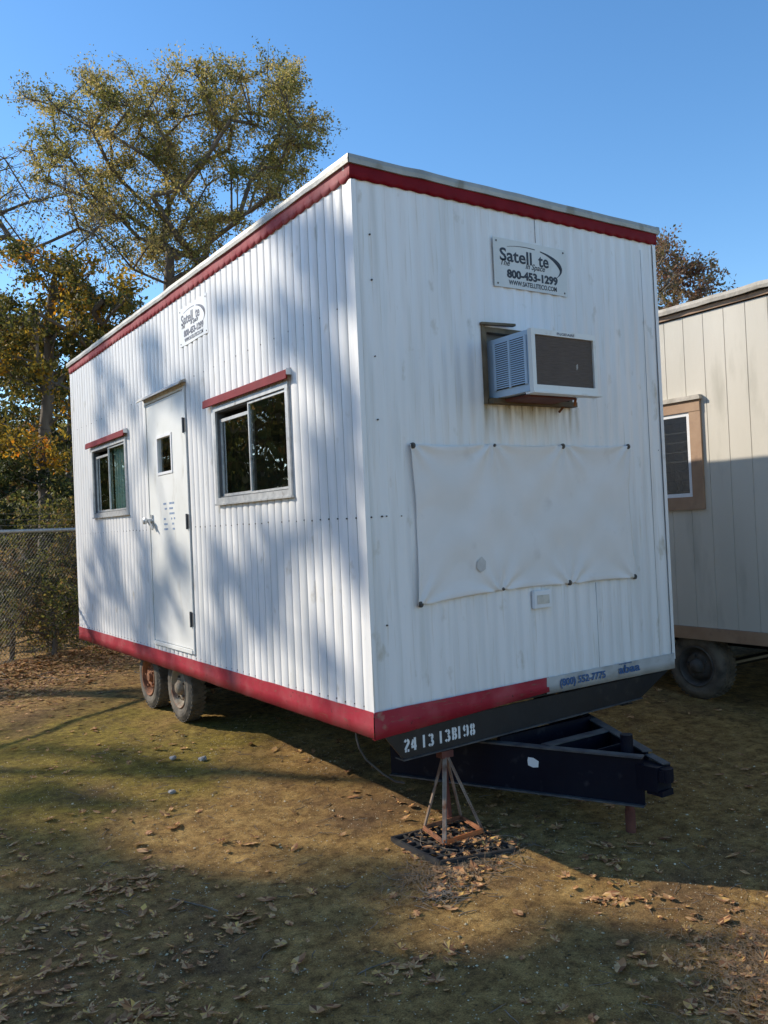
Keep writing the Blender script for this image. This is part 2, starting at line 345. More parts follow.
SFR = ((0, 0, 0), (0, 1, 0), (0, 0, 1), (-1, 0, 0))
FFR = ((0, 0, 0), (1, 0, 0), (0, 0, 1), (0, -1, 0))
W1, W2, DR = (.79, 1.945, 1.945, 2.63), (4.06, 5.22, 1.95, 2.655), (2.545, 3.45, .83, 2.862)
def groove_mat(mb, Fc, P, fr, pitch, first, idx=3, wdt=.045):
    # shade of the narrow grooves between the ribs, painted in as greyer faces
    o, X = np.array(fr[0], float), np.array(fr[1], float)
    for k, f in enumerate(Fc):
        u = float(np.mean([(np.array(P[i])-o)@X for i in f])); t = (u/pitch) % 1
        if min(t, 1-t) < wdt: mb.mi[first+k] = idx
def screws(mb, fr, pts, r=.0048):
    for a, b in pts:
        o, X, Y, N = [Vector(v) for v in fr]; c = o+X*a+Y*b
        r2 = r*random.uniform(.8, 1.2)
        mb.prism([(r2*math.cos(k*math.pi/3), r2*math.sin(k*math.pi/3)) for k in range(6)], (c, X, Y, N), -.004, .0065)
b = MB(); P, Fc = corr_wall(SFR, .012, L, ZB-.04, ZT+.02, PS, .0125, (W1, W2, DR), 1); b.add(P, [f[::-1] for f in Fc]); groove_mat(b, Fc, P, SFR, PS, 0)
b.mat(1); inh = lambda u, v: any(h[0]-.03 < u < h[1]+.03 and h[2]-.03 < v < h[3]+.05 for h in (W1, W2, DR))
sp = [(k*PS*1.0+PS*1.0, 1.783) for k in range(62)]+[(k*PS*2, 2.93) for k in range(31)]+[(k*PS, ZB+.008) for k in range(62)]
sp = [(u, v+random.uniform(-.004, .004)) for u, v in sp if not inh(u, v) and random.random() < .93]
screws(b, SFR, sp)
b.mat(2)
for u, z0, z1 in ((2.505, .80, 3.5), (3.50, .79, 2.9)):   # lap joints of the sheets
    b.box((-.0118, u-.0007, z0), (-.004, u+.0007, z1))
b.build('side_wall', [WHITE, SCREW, SEAM, GROOVE_SHADE], T, smooth=True)
ACH = (.855, 1.575, 2.425, 2.872)
b = MB(); P, Fc = corr_wall(FFR, 0.012, W-.012, ZB-.04, ZT+.02, PF, .0078, (ACH,), 4); b.add(P, Fc); groove_mat(b, Fc, P, FFR, PF, 0, wdt=.0)
b.mat(1)
sp = [(k*PF*2+.05, ZB+.02) for k in range(13)]+[(k*PF*1.0+.03, 1.785) for k in range(3)]+[(k*PF*3+.05, 2.62) for k in range(9) if not .8 < k*PF*3+.05 < 1.6]
sp += [(.10, v) for v in (1.2, 1.78, 2.3, 2.64, 3.05, 3.3)]+[(2.39, v) for v in (1.0, 1.3, 1.75, 2.16, 2.64, 3.0, 3.35)]
screws(b, FFR, [(u, v+random.uniform(-.005, .005)) for u, v in sp if not (.28 < u < 2.08 and 1.31 < v < 2.18)])
b.mat(2)
b.box((1.7048, -.0115, ZB), (1.7060, -.003, 1.31)); b.box((1.318, -.0115, 3.43), (1.3192, -.003, ZT)); b.box((2.295, -.0115, ZB), (2.296, -.003, ZT-.05))
b.build('front_wall', [WHITE, SCREW, SEAM, GROOVE_SHADE_L], T, smooth=True)
b = MB()
P, Fc = corr_wall(((W, 0, 0), (0, 1, 0), (0, 0, 1), (1, 0, 0)), .012, L, ZB-.04, ZT+.02, PS, .009, (), 2); b.add(P, Fc); b.build('side_wall', [WHITE], T, smooth=True)
b = MB(); P, Fc = corr_wall(((0, L, 0), (1, 0, 0), (0, 0, 1), (0, 1, 0)), .012, W-.012, ZB-.04, ZT+.02, PF, .009, (), 3); b.add(P, [f[::-1] for f in Fc]); b.build('rear_wall', [WHITE], T, smooth=True)
for x, y in ((0, 0), (W, 0), (0, L), (W, L)):
    b = MB()
    sx, sy = (1 if x == 0 else -1), (1 if y == 0 else -1); xo, yo = x-sx*.0125, y-sy*.0125
    b.add([(xo+sx*a, yo+sy*c, z) for z in (ZB-.03, ZT) for a, c in ((0, 0), (.03, 0), (.03, .0015), (.0015, .0015), (.0015, .042), (0, .042))],
          [tuple(range(6)), tuple(range(11, 5, -1))]+[(i, i+6, (i+1) % 6+6, (i+1) % 6) for i in range(6)])
    b.build('corner_trim', WHITE, T)
# interior
b = MB(); b.box((.035, .04, .80), (W-.035, L-.04, .83)); b.box((.035, .04, 3.40), (W-.035, L-.04, 3.42)); b.box((W-.05, .04, .83), (W-.035, L-.04, 3.4))
b.box((.05, L-.05, .83), (W-.05, L-.04, 3.4)); b.box((.05, .04, .83), (W-.05, .05, 3.4)); b.box((.05, 2.2, .83), (1.5, 2.23, 3.4))
b.build('interior_lining', INTER, T)
# roof
b = MB(); b.box((-.02, -.02, 3.665), (W+.02, L+.06, 3.69)); b.build('roof', ROOF, T)
def strip_path(b, pts, prof_fn, n): ...
def wavy_edge(fr, u0, u1, z_hi, z_lo, off, seed, step=.12, amp=.004):
    o, X, Y, N = [np.array(a, float) for a in fr]; us = np.arange(u0, u1+1e-6, (u1-u0)/max(1, round((u1-u0)/step))); rs = np.random.default_rng(seed)
    zo = rs.normal(0, amp*.5, len(us)); d = rs.normal(0, amp*.4, len(us)); P = []; n = len(us)
    for (z, e, dz) in ((z_hi, off-.03, 1), (z_hi, off, 1), ((z_hi+z_lo)/2, off+amp*.6, .5), (z_lo, off, 1), (z_lo, off-.012, 1)):
        for u, a, dd in zip(us, zo, d): P.append(o+X*u+Y*(z+a*dz*.6)+N*(e+dd))
    return P, [(j*n+i, j*n+i+1, (j+1)*n+i+1, (j+1)*n+i) for j in range(4) for i in range(n-1)]
b = MB()
for fr, u0, u1, sd in ((SFR, -.035, L+.05, 1), (FFR, -.035, W+.035, 2), (((W, 0, 0), (0, 1, 0), (0, 0, 1), (1, 0, 0)), -.035, L+.05, 3), (((0, L+.015, 0), (1, 0, 0), (0, 0, 1), (0, 1, 0)), -.035, W+.035, 4)):
    P, Fc = wavy_edge(fr, u0, u1, 3.699, 3.652, .037, sd); b.add(P, Fc)
    fo = [Vector(a) for a in fr]
b.build('roof_edge_trim', TRIM, T, smooth=False)
# red band under the roof edge: pressed to the corrugation at its lower edge
def fascia(fr, u0, u1, pitch, amp, z0, z1, sc=.022):
    o, X, Y, N = [np.array(a, float) for a in fr]; us = [u0]+rib_us(u0, u1, pitch)+[u1]; P = []; n = len(us)
    for z, k, e in ((z1, 0, .024), ((z0+z1)/2, 0, .022), (z0+.012, .1, .019), (z0, .3, .013), (z0, 1, .001)):
        for u in us: 
            c = corr(u, pitch, 1.); P.append(o+X*u+Y*(z-(sc*c if z < z0+.011 else 0))+N*(e+amp*c*k+.0012*math.sin(3*u)))
    return P, [(j*n+i, j*n+i+1, (j+1)*n+i+1, (j+1)*n+i) for j in range(4) for i in range(n-1)]
b = MB(); P, Fc = fascia(SFR, -.02, L+.02, PS, .013, 3.592, 3.660); b.add(P, Fc); b.build('roof_band', REDW, T, smooth=True)
b = MB(); P, Fc = fascia(FFR, -.024, W+.02, PF, .012, 3.587, 3.660, .010); b.add(P, Fc); b.build('roof_band', REDD, T, smooth=True, label='roof band over the front end, its shade painted in as a darker red')  # front end's shade put into the band colour, darker than the side band
# red skirt bands
def plate(name, fr, u0, u1, top, bot, off, m, sd, th=.004, **kw):
    rs = np.random.default_rng(sd); n = max(2, int((u1-u0)/.10)); us = np.linspace(u0, u1, n+1); P = []
    o, X, Y, N = [np.array(a, float) for a in fr]
    tf = top if callable(top) else (lambda u: top); bf = bot if callable(bot) else (lambda u: bot)
    nd = rs.normal(0, .0022, (3, n+1))
    for k, t in enumerate((0, .5, 1)):
        for i, u in enumerate(us): z = tf(u)*(1-t)+bf(u)*t; P.append(o+X*u+Y*z+N*(off+nd[k, i]))
    for k, u in enumerate(us): P.append(o+X*u+Y*(bf(u)+.001)+N*(off-.03))
    b = MB(); m_ = n+1; b.add(P, [(j*m_+i, j*m_+i+1, (j+1)*m_+i+1, (j+1)*m_+i) for j in range(3) for i in range(n)])
    return b.build(name, m, T, smooth=True, **kw)
plate('skirt_band', SFR, -.018, L+.01, .757, .618, .021, RED, 5)
plate('skirt_band', FFR, -.018, 1.248, lambda u: .757+.010*u, lambda u: .612+.055*u, .020, RED, 6, label='red skirt band under the left half of the front end, cut off short')
plate('skirt_panel', FFR, 1.23, 2.435, lambda u: .768+.004*(u-1.2), lambda u: .668, .020, PANEL, 7, label='bare white skirt panel with faded blue phone number')
b = MB()
for txt, x, z, s, wd, zz in (('(800) 552-7775', 1.335, .702, .062, .405, 0), ('abaa', 1.865, .706, .075, .205, 0)):
    vs, fs = text_mesh(txt, s, FRONT(x, z, -.0255), off=.0016, width=wd); b.add(vs, fs)
    if txt == 'abaa': b.m = 0
for i in range(9): b.box((1.868+i*.014, -.0262, .764), (1.868+i*.014+random.uniform(.006, .011), -.0255, .770))
b.build('lettering', INKB, T)
# floor and chassis
b = MB(); b.box((.03, .03, .70), (W-.03, L-.03, .72)); b.build('floor_pan', UNDER, T)
b = MB()
y0 = -.006
poly = [(.03, .64), (.165, .475), (2.09, .519), (2.38, .66)]
b.prism(poly, FRONT(0, 0, y0), -.012, 0); 
b.mat(1).prism([(.160, .4745), (2.094, .5185), (2.094, .5120), (.160, .468)], FRONT(0, 0, y0), -.07, .012)
b.mat(0).box((.05, .0145, .655), (2.4, .05, .70))
fb = b.build('front_beam', [BLACK, FLANGE], T)
# stencilled number: strokes with stencil gaps
def stroke(mb, fr, pts, wd):
    P = [Vector(p) for p in pts]; Ls, Rs = [], []
    for i, p in enumerate(P):
        d = (P[min(i+1, len(P)-1)]-P[max(i-1, 0)]).normalized(); nrm = Vector((-d.y, d.x)); Ls.append(p+nrm*wd/2); Rs.append(p-nrm*wd/2)
    for i in range(len(P)-1): mb.prism([tuple(Ls[i]), tuple(Rs[i]), tuple(Rs[i+1]), tuple(Ls[i+1])], fr, 0, .0008)
def arc(cx, cy, rx, ry, a0, a1, n=8): return [(cx+rx*math.cos(R(a0+(a1-a0)*i/n)), cy+ry*math.sin(R(a0+(a1-a0)*i/n))) for i in range(n+1)]
G = {  # glyph strokes in a 0.55 x 1 cell
 '2': [arc(.26, .74, .18, .18, 170, 100, 4), arc(.26, .74, .18, .18, 80, -30, 6)+[(.1, .18)], [(.06, .08), (.24, .08)], [(.31, .08), (.48, .08)]],
 '4': [[(.36, 0), (.36, .20)], [(.36, .40), (.36, 1)], [(.22, .85), (.05, .42)], [(.0, .29), (.50, .29)]],
 '1': [[(.25, 0), (.25, 1)]],
 '3': [arc(.24, .75, .18, .17, 160, 95, 4), arc(.24, .75, .18, .17, 78, -80, 8), arc(.24, .27, .2, .2, 80, -85, 8), arc(.24, .27, .2, .2, -102, -160, 4)],
 'B': [[(.12, 0), (.12, 1)], arc(.24, .75, .18, .17, 80, -80, 8), arc(.24, .27, .2, .2, 80, -80, 8)],
 '9': [arc(.26, .72, .18, .20, 70, 0, 4)+arc(.26, .27, .18, .19, 0, -70, 5), arc(.24, .72, .18, .20, 110, 250, 8), arc(.24, .27, .18, .19, -110, -165, 3)],
 '8': [arc(.26, .76, .15, .16, 75, -75, 8), arc(.26, .76, .15, .16, 105, 255, 8), arc(.26, .27, .18, .19, 75, -75, 8), arc(.26, .27, .18, .19, 105, 255, 8)]}
b = MB(); ux, uz = Vector((1, .028)), Vector((.0, 1)); H = .068; x = .172
for i, ch in enumerate('24 13 13B198'):
    if ch == ' ': x += .032; continue
    s_ = H; adv = {'1': .036}.get(ch, .0475)
    x0, z0 = (x-.012 if ch == '1' else x), .511+.026*(x-.17)+random.uniform(-.002, .002)
    for st in G[ch]: stroke(b, FRONT(0, 0, y0-.0125+.012), [(x0+p[0]*s_*1.0, z0+p[1]*s_) for p in st], .014)
    x += adv
b.build('lettering', STENCIL, fb, label='white stencilled number 24 13 13B198')
for xx in (.42, 2.02):
    b = MB(); b.box((xx-.004, .05, .48), (xx+.004, L-.1, .698)); b.box((xx-.05, .05, .472), (xx+.05, L-.1, .480)); b.build('frame_rail', BLACK, T)
for yy in np.arange(.7, 5.9, .75):
    b = MB(); b.box((.12, yy-.02, .60), (W-.12, yy+.02, .698)); b.build('crossmember', BLACK, T)
# tongue
def ibeam(p, q, h, fl, m2=1, web=.014):
    b = MB(); p, q = Vector(p), Vector(q)
    b.mat(0).beam(p, q, web, h); 
    b.mat(m2).beam(p+Vector((0, 0, h/2+.004)), q+Vector((0, 0, h/2+.004)), fl, .009); b.mat(m2).beam(p-Vector((0, 0, h/2+.004)), q-Vector((0, 0, h/2+.004)), fl, .009)
    return b
TX, TY = 1.235, -.80
ibeam((.52, .65, .315), (1.20, -.745, .315), .25, .06).build('tongue_rail', [NAVY, FLANGE], T)
ibeam((2.17, 1.10, .345), (1.29, -.70, .345), .20, .055).build('tongue_rail', [NAVY, FLANGE], T)
b = MB(); b.beam((.98, -.24, .40), (1.50, -.24, .40), .05, .09); b.mat(1).beam((.98, -.24, .449), (1.50, -.24, .449), .07, .006); b.build('tongue_crossmember', [NAVY, FLANGE], T)
b = MB(); b.beam((1.12, -.50, .37), (1.40, -.50, .37), .012, .16); b.build('tongue_crossmember', [NAVY], T)
b = MB(); b.beam((.86, .02, .42), (1.62, .02, .42), .03, .10); b.build('tongue_crossmember', [NAVY], T)
b = MB(); b.prism([(-.055, -.08), (.055, -.08), (.075, .10), (-.075, .10)], ((1.245, -.76, .33), (1, 0, 0), (0, 1, 0), (0, 0, 1)), -.055, .075)
b.prism([(-.04, -.13), (.04, -.13), (.055, -.05), (-.055, -.05)], ((1.245, -.74, .33), (1, 0, 0), (0, 1, 0), (0, 0, 1)), .0, .06)
b.tube([(1.245, -.85, .33), (1.245, -.85, .40)], .040, 16); b.box((1.20, -.86, .255), (1.29, -.76, .285))
b.mat(1).beam((1.27, -.84, .412), (1.30, -.70, .43), .05, .006)
b.build('coupler', [NAVY, FLANGE], T)
b = MB(); b.tube([(1.245, -.60, .03), (1.245, -.60, .40)], .024, 12); b.mat(1).tube([(1.245, -.60, .22), (1.245, -.60, .53)], .034, 14)
b.mat(0).tube([(1.245, -.60, -.02), (1.245, -.60, .12)], .028, 12)
b.build('tongue_jack', [RUSTR, NAVY], T)
b = MB(); fr_ = Vector((.90, -1.845, 0)).normalized()  # rail direction
rn = Vector((-1.845, -.90, 0)).normalized(); c = Vector((.30, 1.10, .345))+Vector((.9, -1.845, 0))*.70+rn*.0085
b.prism([(-.032, .018), (-.028, .036), (.004, .034), (.034, .018), (.030, -.016), (.0, -.020), (-.03, -.01)], (c, fr_, (0, 0, 1), rn), 0, .001)
b.build('paper_label', SIGNP, T, label='torn white paper label stuck to the tongue')
# hose hanging below the skirt
b = MB(); b.tube([(.06, .30, .66), (.055, .29, .56), (.065, .28, .50), (.10, .27, .43), (.19, .25, .34), (.27, .24, .28), (.33, .24, .26)], .0065, 8); b.build('drain_pipe', FLANGE, T)
# wheels
def wheel(parent_root, c, axx, r=.29, w_=.17, rim=RIM, open_=False):
    """c = centre of the outer face; axx = outward direction"""
    o = MB(); ax = Vector(axx)
    rr = r*.62
    o.lathe(c, ax, [(-w_, rr), (-w_+.01, r*.8), (-w_+.02, r*.95), (-w_*.8, r), (-w_*.2, r), (-.02, r*.96), (-.004, r*.86), (0, r*.78), (-.004, r*.68), (-.014, rr)], 40)
    o.mat(0)
    for k in range(40):       # tread blocks
        a = 2*math.pi*k/40; u = ax.orthogonal().normalized(); v = ax.cross(u)
        for j in range(3):
            p = Vector(c)+ax*(-w_*(.22+.28*j))+(u*math.cos(a+.05*j)+v*math.sin(a+.05*j))*(r+.001)
            d = (u*math.cos(a)+v*math.sin(a)); o.beam(p-ax*.017, p+ax*.017, .026, .008, up=d)
    wroot = o.build('wheel', TYRE, parent_root, smooth=False)
    m = MB(); m.lathe(c, ax, [(-.014, rr+.002), (-.002, rr-.004), (-.006, rr-.014), (-.03, rr-.022), (-.07, rr-.04), (-.075, rr*.72), (-.035, rr*.62), (-.03, rr*.42), (-.035, rr*.36)], 36)
    if not open_: m.lathe(c, ax, [(-.035, rr*.36), (-.01, rr*.34), (.01, rr*.24), (.015, .001)], 20)
    m.build('rim', rim, wroot, smooth=True)
    h = MB()
    for k in range(5):
        a = 2*math.pi*k/5; u = ax.orthogonal().normalized(); v = ax.cross(u); p = Vector(c)+(u*math.cos(a)+v*math.sin(a))*rr*.52
        h.tube([p-ax*.04, p-ax*.012], .011, 6)
    h.lathe(c, ax, [(-.044, .001), (-.040, rr*.56), (-.036, rr*.56), (-.034, rr*.3), (-.004, rr*.22), (-.002, .001)], 20)
    h.build('hub', RUST if rim == RUST else RIMD, wroot)
    return wroot
for yy, op in ((3.27, False), (4.06, True)):
    for xx, axx in ((.10, (-1, 0, 0)), (W-.10, (1, 0, 0))):
        zc = float(ground_z(xx, yy))+.293
        wheel(T, (xx, yy, zc), axx, .285, .16, RUST if op else RIM, op)
    b = MB(); b.tube([(.25, yy, zc), (W-.25, yy, zc)], .035, 10)
    for xs in (.42, 2.02): b.beam((xs, yy-.35, .46), (xs, yy, .38), .06, .012); b.beam((xs, yy, .38), (xs, yy+.35, .46), .06, .012)
    b.build('axle', BLACK, T)
# windows
def window(hole, curtain=None):
    u0, u1, z0, z1 = hole; X0 = -.026
    f = MB(); fw = .038
    def ring(b, a0, a1, b0, b1, t, xf, xb, bev=0):
        b.box((xf, a0, b0), (xb, a0+t, b1)); b.box((xf, a1-t, b0), (xb, a1, b1)); b.box((xf, a0+t+.0002, b0), (xb, a1-t-.0002, b0+t)); b.box((xf, a0+t+.0002, b1-t), (xb, a1-t-.0002, b1))
    ring(f, u0-.005, u1+.005, z0-.005, z1+.005, fw, X0, .03)
    f.mat(1); ring(f, u0+fw-.008, u1-fw+.008, z0+fw-.008, z1-fw+.008, .012, -.012, .05)
    f.mat(0); f.box((-.036, u0-.015, z0-.018), (-.0145, u1+.015, z0-.0055))
    w_ = f.build('window', [ALU, ALUD], T)
    um = u0+(u1-u0)*.50
    for (a0, a1, xf, nm) in ((u0+fw, um+.018, -.008, 'fixed'), (um-.010, u1-fw, .012, 'slide')):
        s = MB(); t = .022 if nm == 'slide' else .014; zz0, zz1 = z0+fw, (z1-fw if nm == 'fixed' else z1-fw-.05)
        ring(s, a0+.001, a1-.001, zz0+.001, zz1-.001, t, xf-.007, xf+.009)
        sash = s.build('sash', ALU, w_)
        g = MB(); g.add([(xf, a0+t*.8, zz0+t*.8), (xf, a0+t*.8, zz1-t*.8), (xf, a1-t*.8, zz1-t*.8), (xf, a1-t*.8, zz0+t*.8)], [(0, 1, 2, 3)]); g.build('pane', GLASS, w_)
    if curtain:
        c = MB(); n = 40; a0, a1 = curtain; P = []
        for z in (z0+.04, z1-.05):
            for i in range(n+1): P.append((.055+.012*math.sin(i*1.1), a0+(a1-a0)*i/n, z))
        c.add(P, [(i, i+1, n+2+i, n+1+i) for i in range(n)]); c.build('curtain', CURT, w_, smooth=True)
    # red drip cap
    d = MB(); a0, a1 = u0-.045, u1+.13
    prof = [(-.012, .078), (-.040, .070), (-.050, .062), (-.054, .012), (-.046, .008), (-.042, .052), (-.012, .066)]
    n = len(prof); vs = [(x, a, z1+z) for a in (a0, a1) for x, z in prof]
    d.add(vs, [tuple(range(n)), tuple(range(2*n-1, n-1, -1))]+[(i, n+i, n+(i+1) % n, (i+1) % n) for i in range(n)])
    d.mat(1).box((-.050, a0-.003, z1+.035), (-.012, a0-.0005, z1+.072))
    d.build('drip_cap', [REDD, SIGNP], w_)
window(W1); window(W2, (4.10, 4.66))
b = MB()
for k in range(7): b.box((.10, 1.0, 2.05+k*.085), (.104, 1.34, 2.052+k*.085))
# door
u0, u1, z0, z1 = DR
b = MB()
dw = (2.865, 3.185, 2.255, 2.54)
for (a0, a1, b0, b1) in ((u0+.006, dw[0], z0+.006, z1-.006), (dw[1], u1-.006, z0+.006, z1-.006), (dw[0]+.0001, dw[1]-.0001, z0+.006, dw[2]), (dw[0]+.0001, dw[1]-.0001, dw[3], z1-.006)):
    b.box((-.016, a0, b0), (.028, a1, b1))
D = b.build('door', DOORM, T)
b = MB()
for s in (0, 1):
    a = u0 if s == 0 else u1
    b.box((-.022, a-(.028 if s == 0 else 0), z0-.028), (.02, a+(0 if s == 0 else .028), z1+.02))
b.box((-.022, u0+.0002, z1), (.02, u1-.0002, z1+.02)); b.box((-.030, u0+.0002, z0-.028), (.02, u1-.0002, z0)); b.build('door_frame', DOORM, T)
b = MB(); t = .022
b.box((-.022, dw[0]-t, dw[2]-t), (-.0165, dw[0], dw[3]+t)); b.box((-.022, dw[1], dw[2]-t), (-.0165, dw[1]+t, dw[3]+t)); b.box((-.022, dw[0]+.0002, dw[2]-t), (-.0165, dw[1]-.0002, dw[2])); b.box((-.022, dw[0]+.0002, dw[3]), (-.0165, dw[1]-.0002, dw[3]+t))
b.build('window_frame', WFRAME, D)
b = MB(); b.add([(-.004, dw[0], dw[2]), (-.004, dw[0], dw[3]), (-.004, dw[1], dw[3]), (-.004, dw[1], dw[2])], [(0, 1, 2, 3)]); b.build('pane', GLASS, D)
for z in (1.07, 1.83, 2.58):
    b = MB(); b.box((-.024, u0-.034, z-.055), (-.0225, u0-.004, z+.055)); b.box((-.019, u0+.008, z-.055), (-.0165, u0+.045, z+.055)); b.tube([(-.029, u0+.002, z-.06), (-.029, u0+.002, z+.06)], .0085, 8); b.build('hinge', ALUD, D)
b = MB(); kz = 1.86; ky = u1-.06
b.lathe((-.016, ky, kz), (-1, 0, 0), [(0, .034), (.008, .033), (.014, .018), (.05, .014), (.055, .028), (.075, .030), (.085, .018), (.087, .001)], 18)
b.beam((-.06, ky+.005, kz+.01), (-.055, ky-.11, kz-.075), .014, .018); b.box((-.03, ky-.02, kz-.055), (-.0165, ky+.02, kz+.05)); b.beam((-.03, ky, kz), (-.03, u1+.07, kz), .02, .03)
b.build('handle', ALU, D)
b = MB(); rs = random.Random(3)
for r_ in range(6):
    zz = 1.99-r_*.042
    for (s0, s1) in ((3.10, 3.0), (2.96, 2.84)):
        a = s0
        while a > s1+.02:
            l_ = rs.uniform(.012, .03)
            if rs.random() < .8: b.box((-.0168, a-l_, zz-.008), (-.0162, a, zz+.008))
            a -= l_+.006
b.build('sticker_lettering', mat('faded_blue_ink', (.07, .16, .34), (.25, .34, .46), 60, .5), D)
b = MB(); a0, a1 = u0-.05, u1+.09
prof = [(-.012, .075), (-.05, .060), (-.075, .030), (-.068, .028), (-.045, .045), (-.012, .05)]; n = len(prof)
b.add([(x, a, 2.862+z) for a in (a0, a1) for x, z in prof], [tuple(range(n)), tuple(range(2*n-1, n-1, -1))]+[(i, n+i, n+(i+1) % n, (i+1) % n) for i in range(n)])
b.build('door_drip_cap', TRIM, T)
# company signs
def company_sign(fr, w_, h_, side):
    b = MB(); o, X, Y, N = [Vector(v) for v in fr]
    n = 12
    b.prism([(0, 0), (w_*.3, -.004 if side else .003), (w_*.7, .003), (w_, 0), (w_, h_), (0, h_)], fr, .012, .0155)
    b.mat(1)
    for a, c in ((.025, .02), (w_-.025, .02), (.025, h_-.02), (w_-.025, h_-.02)): b.prism([(a+.006*math.cos(k), c+.006*math.sin(k)) for k in range(6)], fr, .0156, .018)
    s = b.build('company_sign', [SIGNP if side else SIGN, SCREW], T, label=('company sign high on the long side beside the door' if side else 'company sign high on the front end above the air conditioner'))
    def sub(a, c): return (o+X*a+Y*c+N*.0158, X, Y, N)
    t = MB()
    vs, fs = text_mesh('Satell', .108, sub(w_*.08, h_*.55), off=.0022, width=w_*.43); t.add(vs, fs)
    vs, fs = text_mesh('te', .108, sub(w_*.60, h_*.55), off=.0022, width=w_*.145); t.add(vs, fs)
    vs, fs = text_mesh('The', .05, sub(w_*.09, h_*.455), off=.0006, shear=.35, width=w_*.12); t.add(vs, fs)
    vs, fs = text_mesh('In Space', .05, sub(w_*.42, h_*.455), off=.0006, shear=.35, width=w_*.27); t.add(vs, fs)
    vs, fs = text_mesh('800-453-1299', .066, sub(w_*.165, h_*.22), off=.0032, width=w_*.70); t.add(vs, fs)
    vs, fs = text_mesh('WWW.SATELLITECO.COM', .040, sub(w_*.185, h_*.075), off=.0007, width=w_*.66); t.add(vs, fs)
    t.build('lettering', INKD if side else INK, s)
    q = MB(); m = 26
    # orbit swoosh: thin rising line, gap, then a thick crescent closing round the last letter
    def orb(a): return (w_*(.44+.49*math.cos(a)), h_*(.555+.345*math.sin(a)))
    def wdt(k): return .003+.022*max(0, math.sin(math.pi*min(1, max(0, k))))**1.2
    def seg(a0, a1, w0, w1, bulge):
        pts = [orb(R(a0+(a1-a0)*i/m)) for i in range(m+1)]; ws = [(w0+(w1-w0)*i/m)+bulge*abs(math.sin(math.pi*i/m))**1.5 for i in range(m+1)]
        for i in range(m):
            d = (Vector(pts[i+1])-Vector(pts[i])).normalized(); nn = Vector((-d.y, d.x))
            A, B_ = Vector(pts[i]), Vector(pts[i+1])
            q.prism([tuple(A+nn*ws[i]*.15), tuple(A-nn*ws[i]*.85), tuple(B_-nn*ws[i+1]*.85), tuple(B_+nn*ws[i+1]*.15)][::-1], sub(0, 0), 0, .001)
    seg(122, 76, .002, .005, 0); seg(67, -32, .007, .003, .023)
    q.build('swoosh', INKD if side else INK, s)
company_sign(((.965, 0, 3.122), (1, 0, 0), (0, 0, 1), (0, -1, 0)), .605, .295, False)
company_sign(((0, 2.57, 3.188), (0, -1, 0), (0, 0, 1), (-1, 0, 0)), .57, .29, True)
# ---- air conditioner
u0, u1, z0, z1 = ACH
b = MB(); t = .03
b.box((u0, -.0105, z0), (u0+t, .12, z1)); b.box((u1-t, -.0105, z0), (u1, .12, z1)); b.box((u0+t, -.0105, z0), (u1-t, .12, z0+t)); b.box((u0+t, -.0105, z1-t), (u1-t, .12, z1))
b.mat(1).box((u0+.001, .12, z0), (u1-.001, .13, z1))
b.mat(0).beam((u0-.02, -.02, z1+.012), (u0+.23, -.035, z1+.02), .03, .014); b.box((u0-.012, -.02, z0-.01), (u0+.012, -.0106, z1+.01))
b.beam((u0+.02, -.035, z0+.005), (u1-.01, -.035, z0+.008), .05, .03)
b.build('wall_opening_frame', [WOODR, DARK], T)
ax0, ax1, az0, az1, yf = .915, 1.43, 2.445, 2.795, -.35
b = MB(); b.box((ax0+.005, yf+.02, az0+.004), (ax1-.005, .11, az1-.002)); 
b.mat(1)
ft = .028
b.box((ax0, yf, az0), (ax0+ft, yf+.03, az1), ); b.box((ax1-ft*.7, yf, az0), (ax1, yf+.03, az1)); b.box((ax0+ft+.0002, yf, az1-.032), (ax1-ft*.7-.0002, yf+.03, az1)); b.box((ax0+ft+.0002, yf, az0), (ax1-ft*.7-.0002, yf+.03, az0+.036))
b.box((ax0-.004, yf-.012, az0-.012), (ax1+.03, yf+.06, az0-.001))
AC = b.build('air_conditioner', [ACB, ACM], T)
b = MB(); gx0, gx1, gz0, gz1 = ax0+ft+.001, ax1-ft*.7-.001, az0+.037, az1-.033
b.box((gx0, yf+.013, gz0), (gx1, yf+.0195, gz1))
for k in range(46): b.box((gx0+.002, yf+.0105, gz0+.003+k*.0060), (gx1-.002, yf+.0129, gz0+.0052+k*.0060))
b.build('condenser_grille', ACG, AC)
b = MB(); b.mat(0)
b.box((ax0-.0002, -.30, az0+.045), (ax0+.0045, -.04, az1-.03))
b.mat(1)
for j in range(22):
    zz = az0+.055+j*.0125
    for (ya, yb) in ((-.29, -.175), (-.16, -.045)): b.beam((ax0-.004, ya, zz), (ax0-.004, yb, zz), .002, .0085, up=(.5, 0, 1))
for ya in (-.30, -.1675, -.040): b.box((ax0-.0085, ya-.007, az0+.045), (ax0-.0003, ya+.007, az1-.028))
b.build('side_louvre', [DARK, ACB], AC)
b = MB(); vs, fs = text_mesh('FRIGIDAIRE', .02, FRONT(ax0+.20, az1-.024, yf-.0005), off=.0003, width=.14); b.add(vs, fs); b.build('lettering', INKF, AC)
b = MB(); b.box((ax0+.05, yf+.08, az0-.02), (ax1-.1, -.02, az0-.003)); b.mat(1).tube([(ax1-.06, yf+.12, az0-.005), (ax1-.06, yf+.13, az0-.05)], .008, 8); b.beam((ax1+.03, -.05, az0-.02), (ax1+.01, -.02, az0-.06), .012, .012)
b.build('support_tray', [RUSTR, RUST], AC)
b = MB(); b.prism([(ax0+.36, az0+.135), (ax0+.372, az0+.15), (ax0+.37, az0+.175), (ax0+.36, az0+.165)], FRONT(0, 0, yf+.0128), 0, .0006); b.build('sticker', SIGNP, AC)
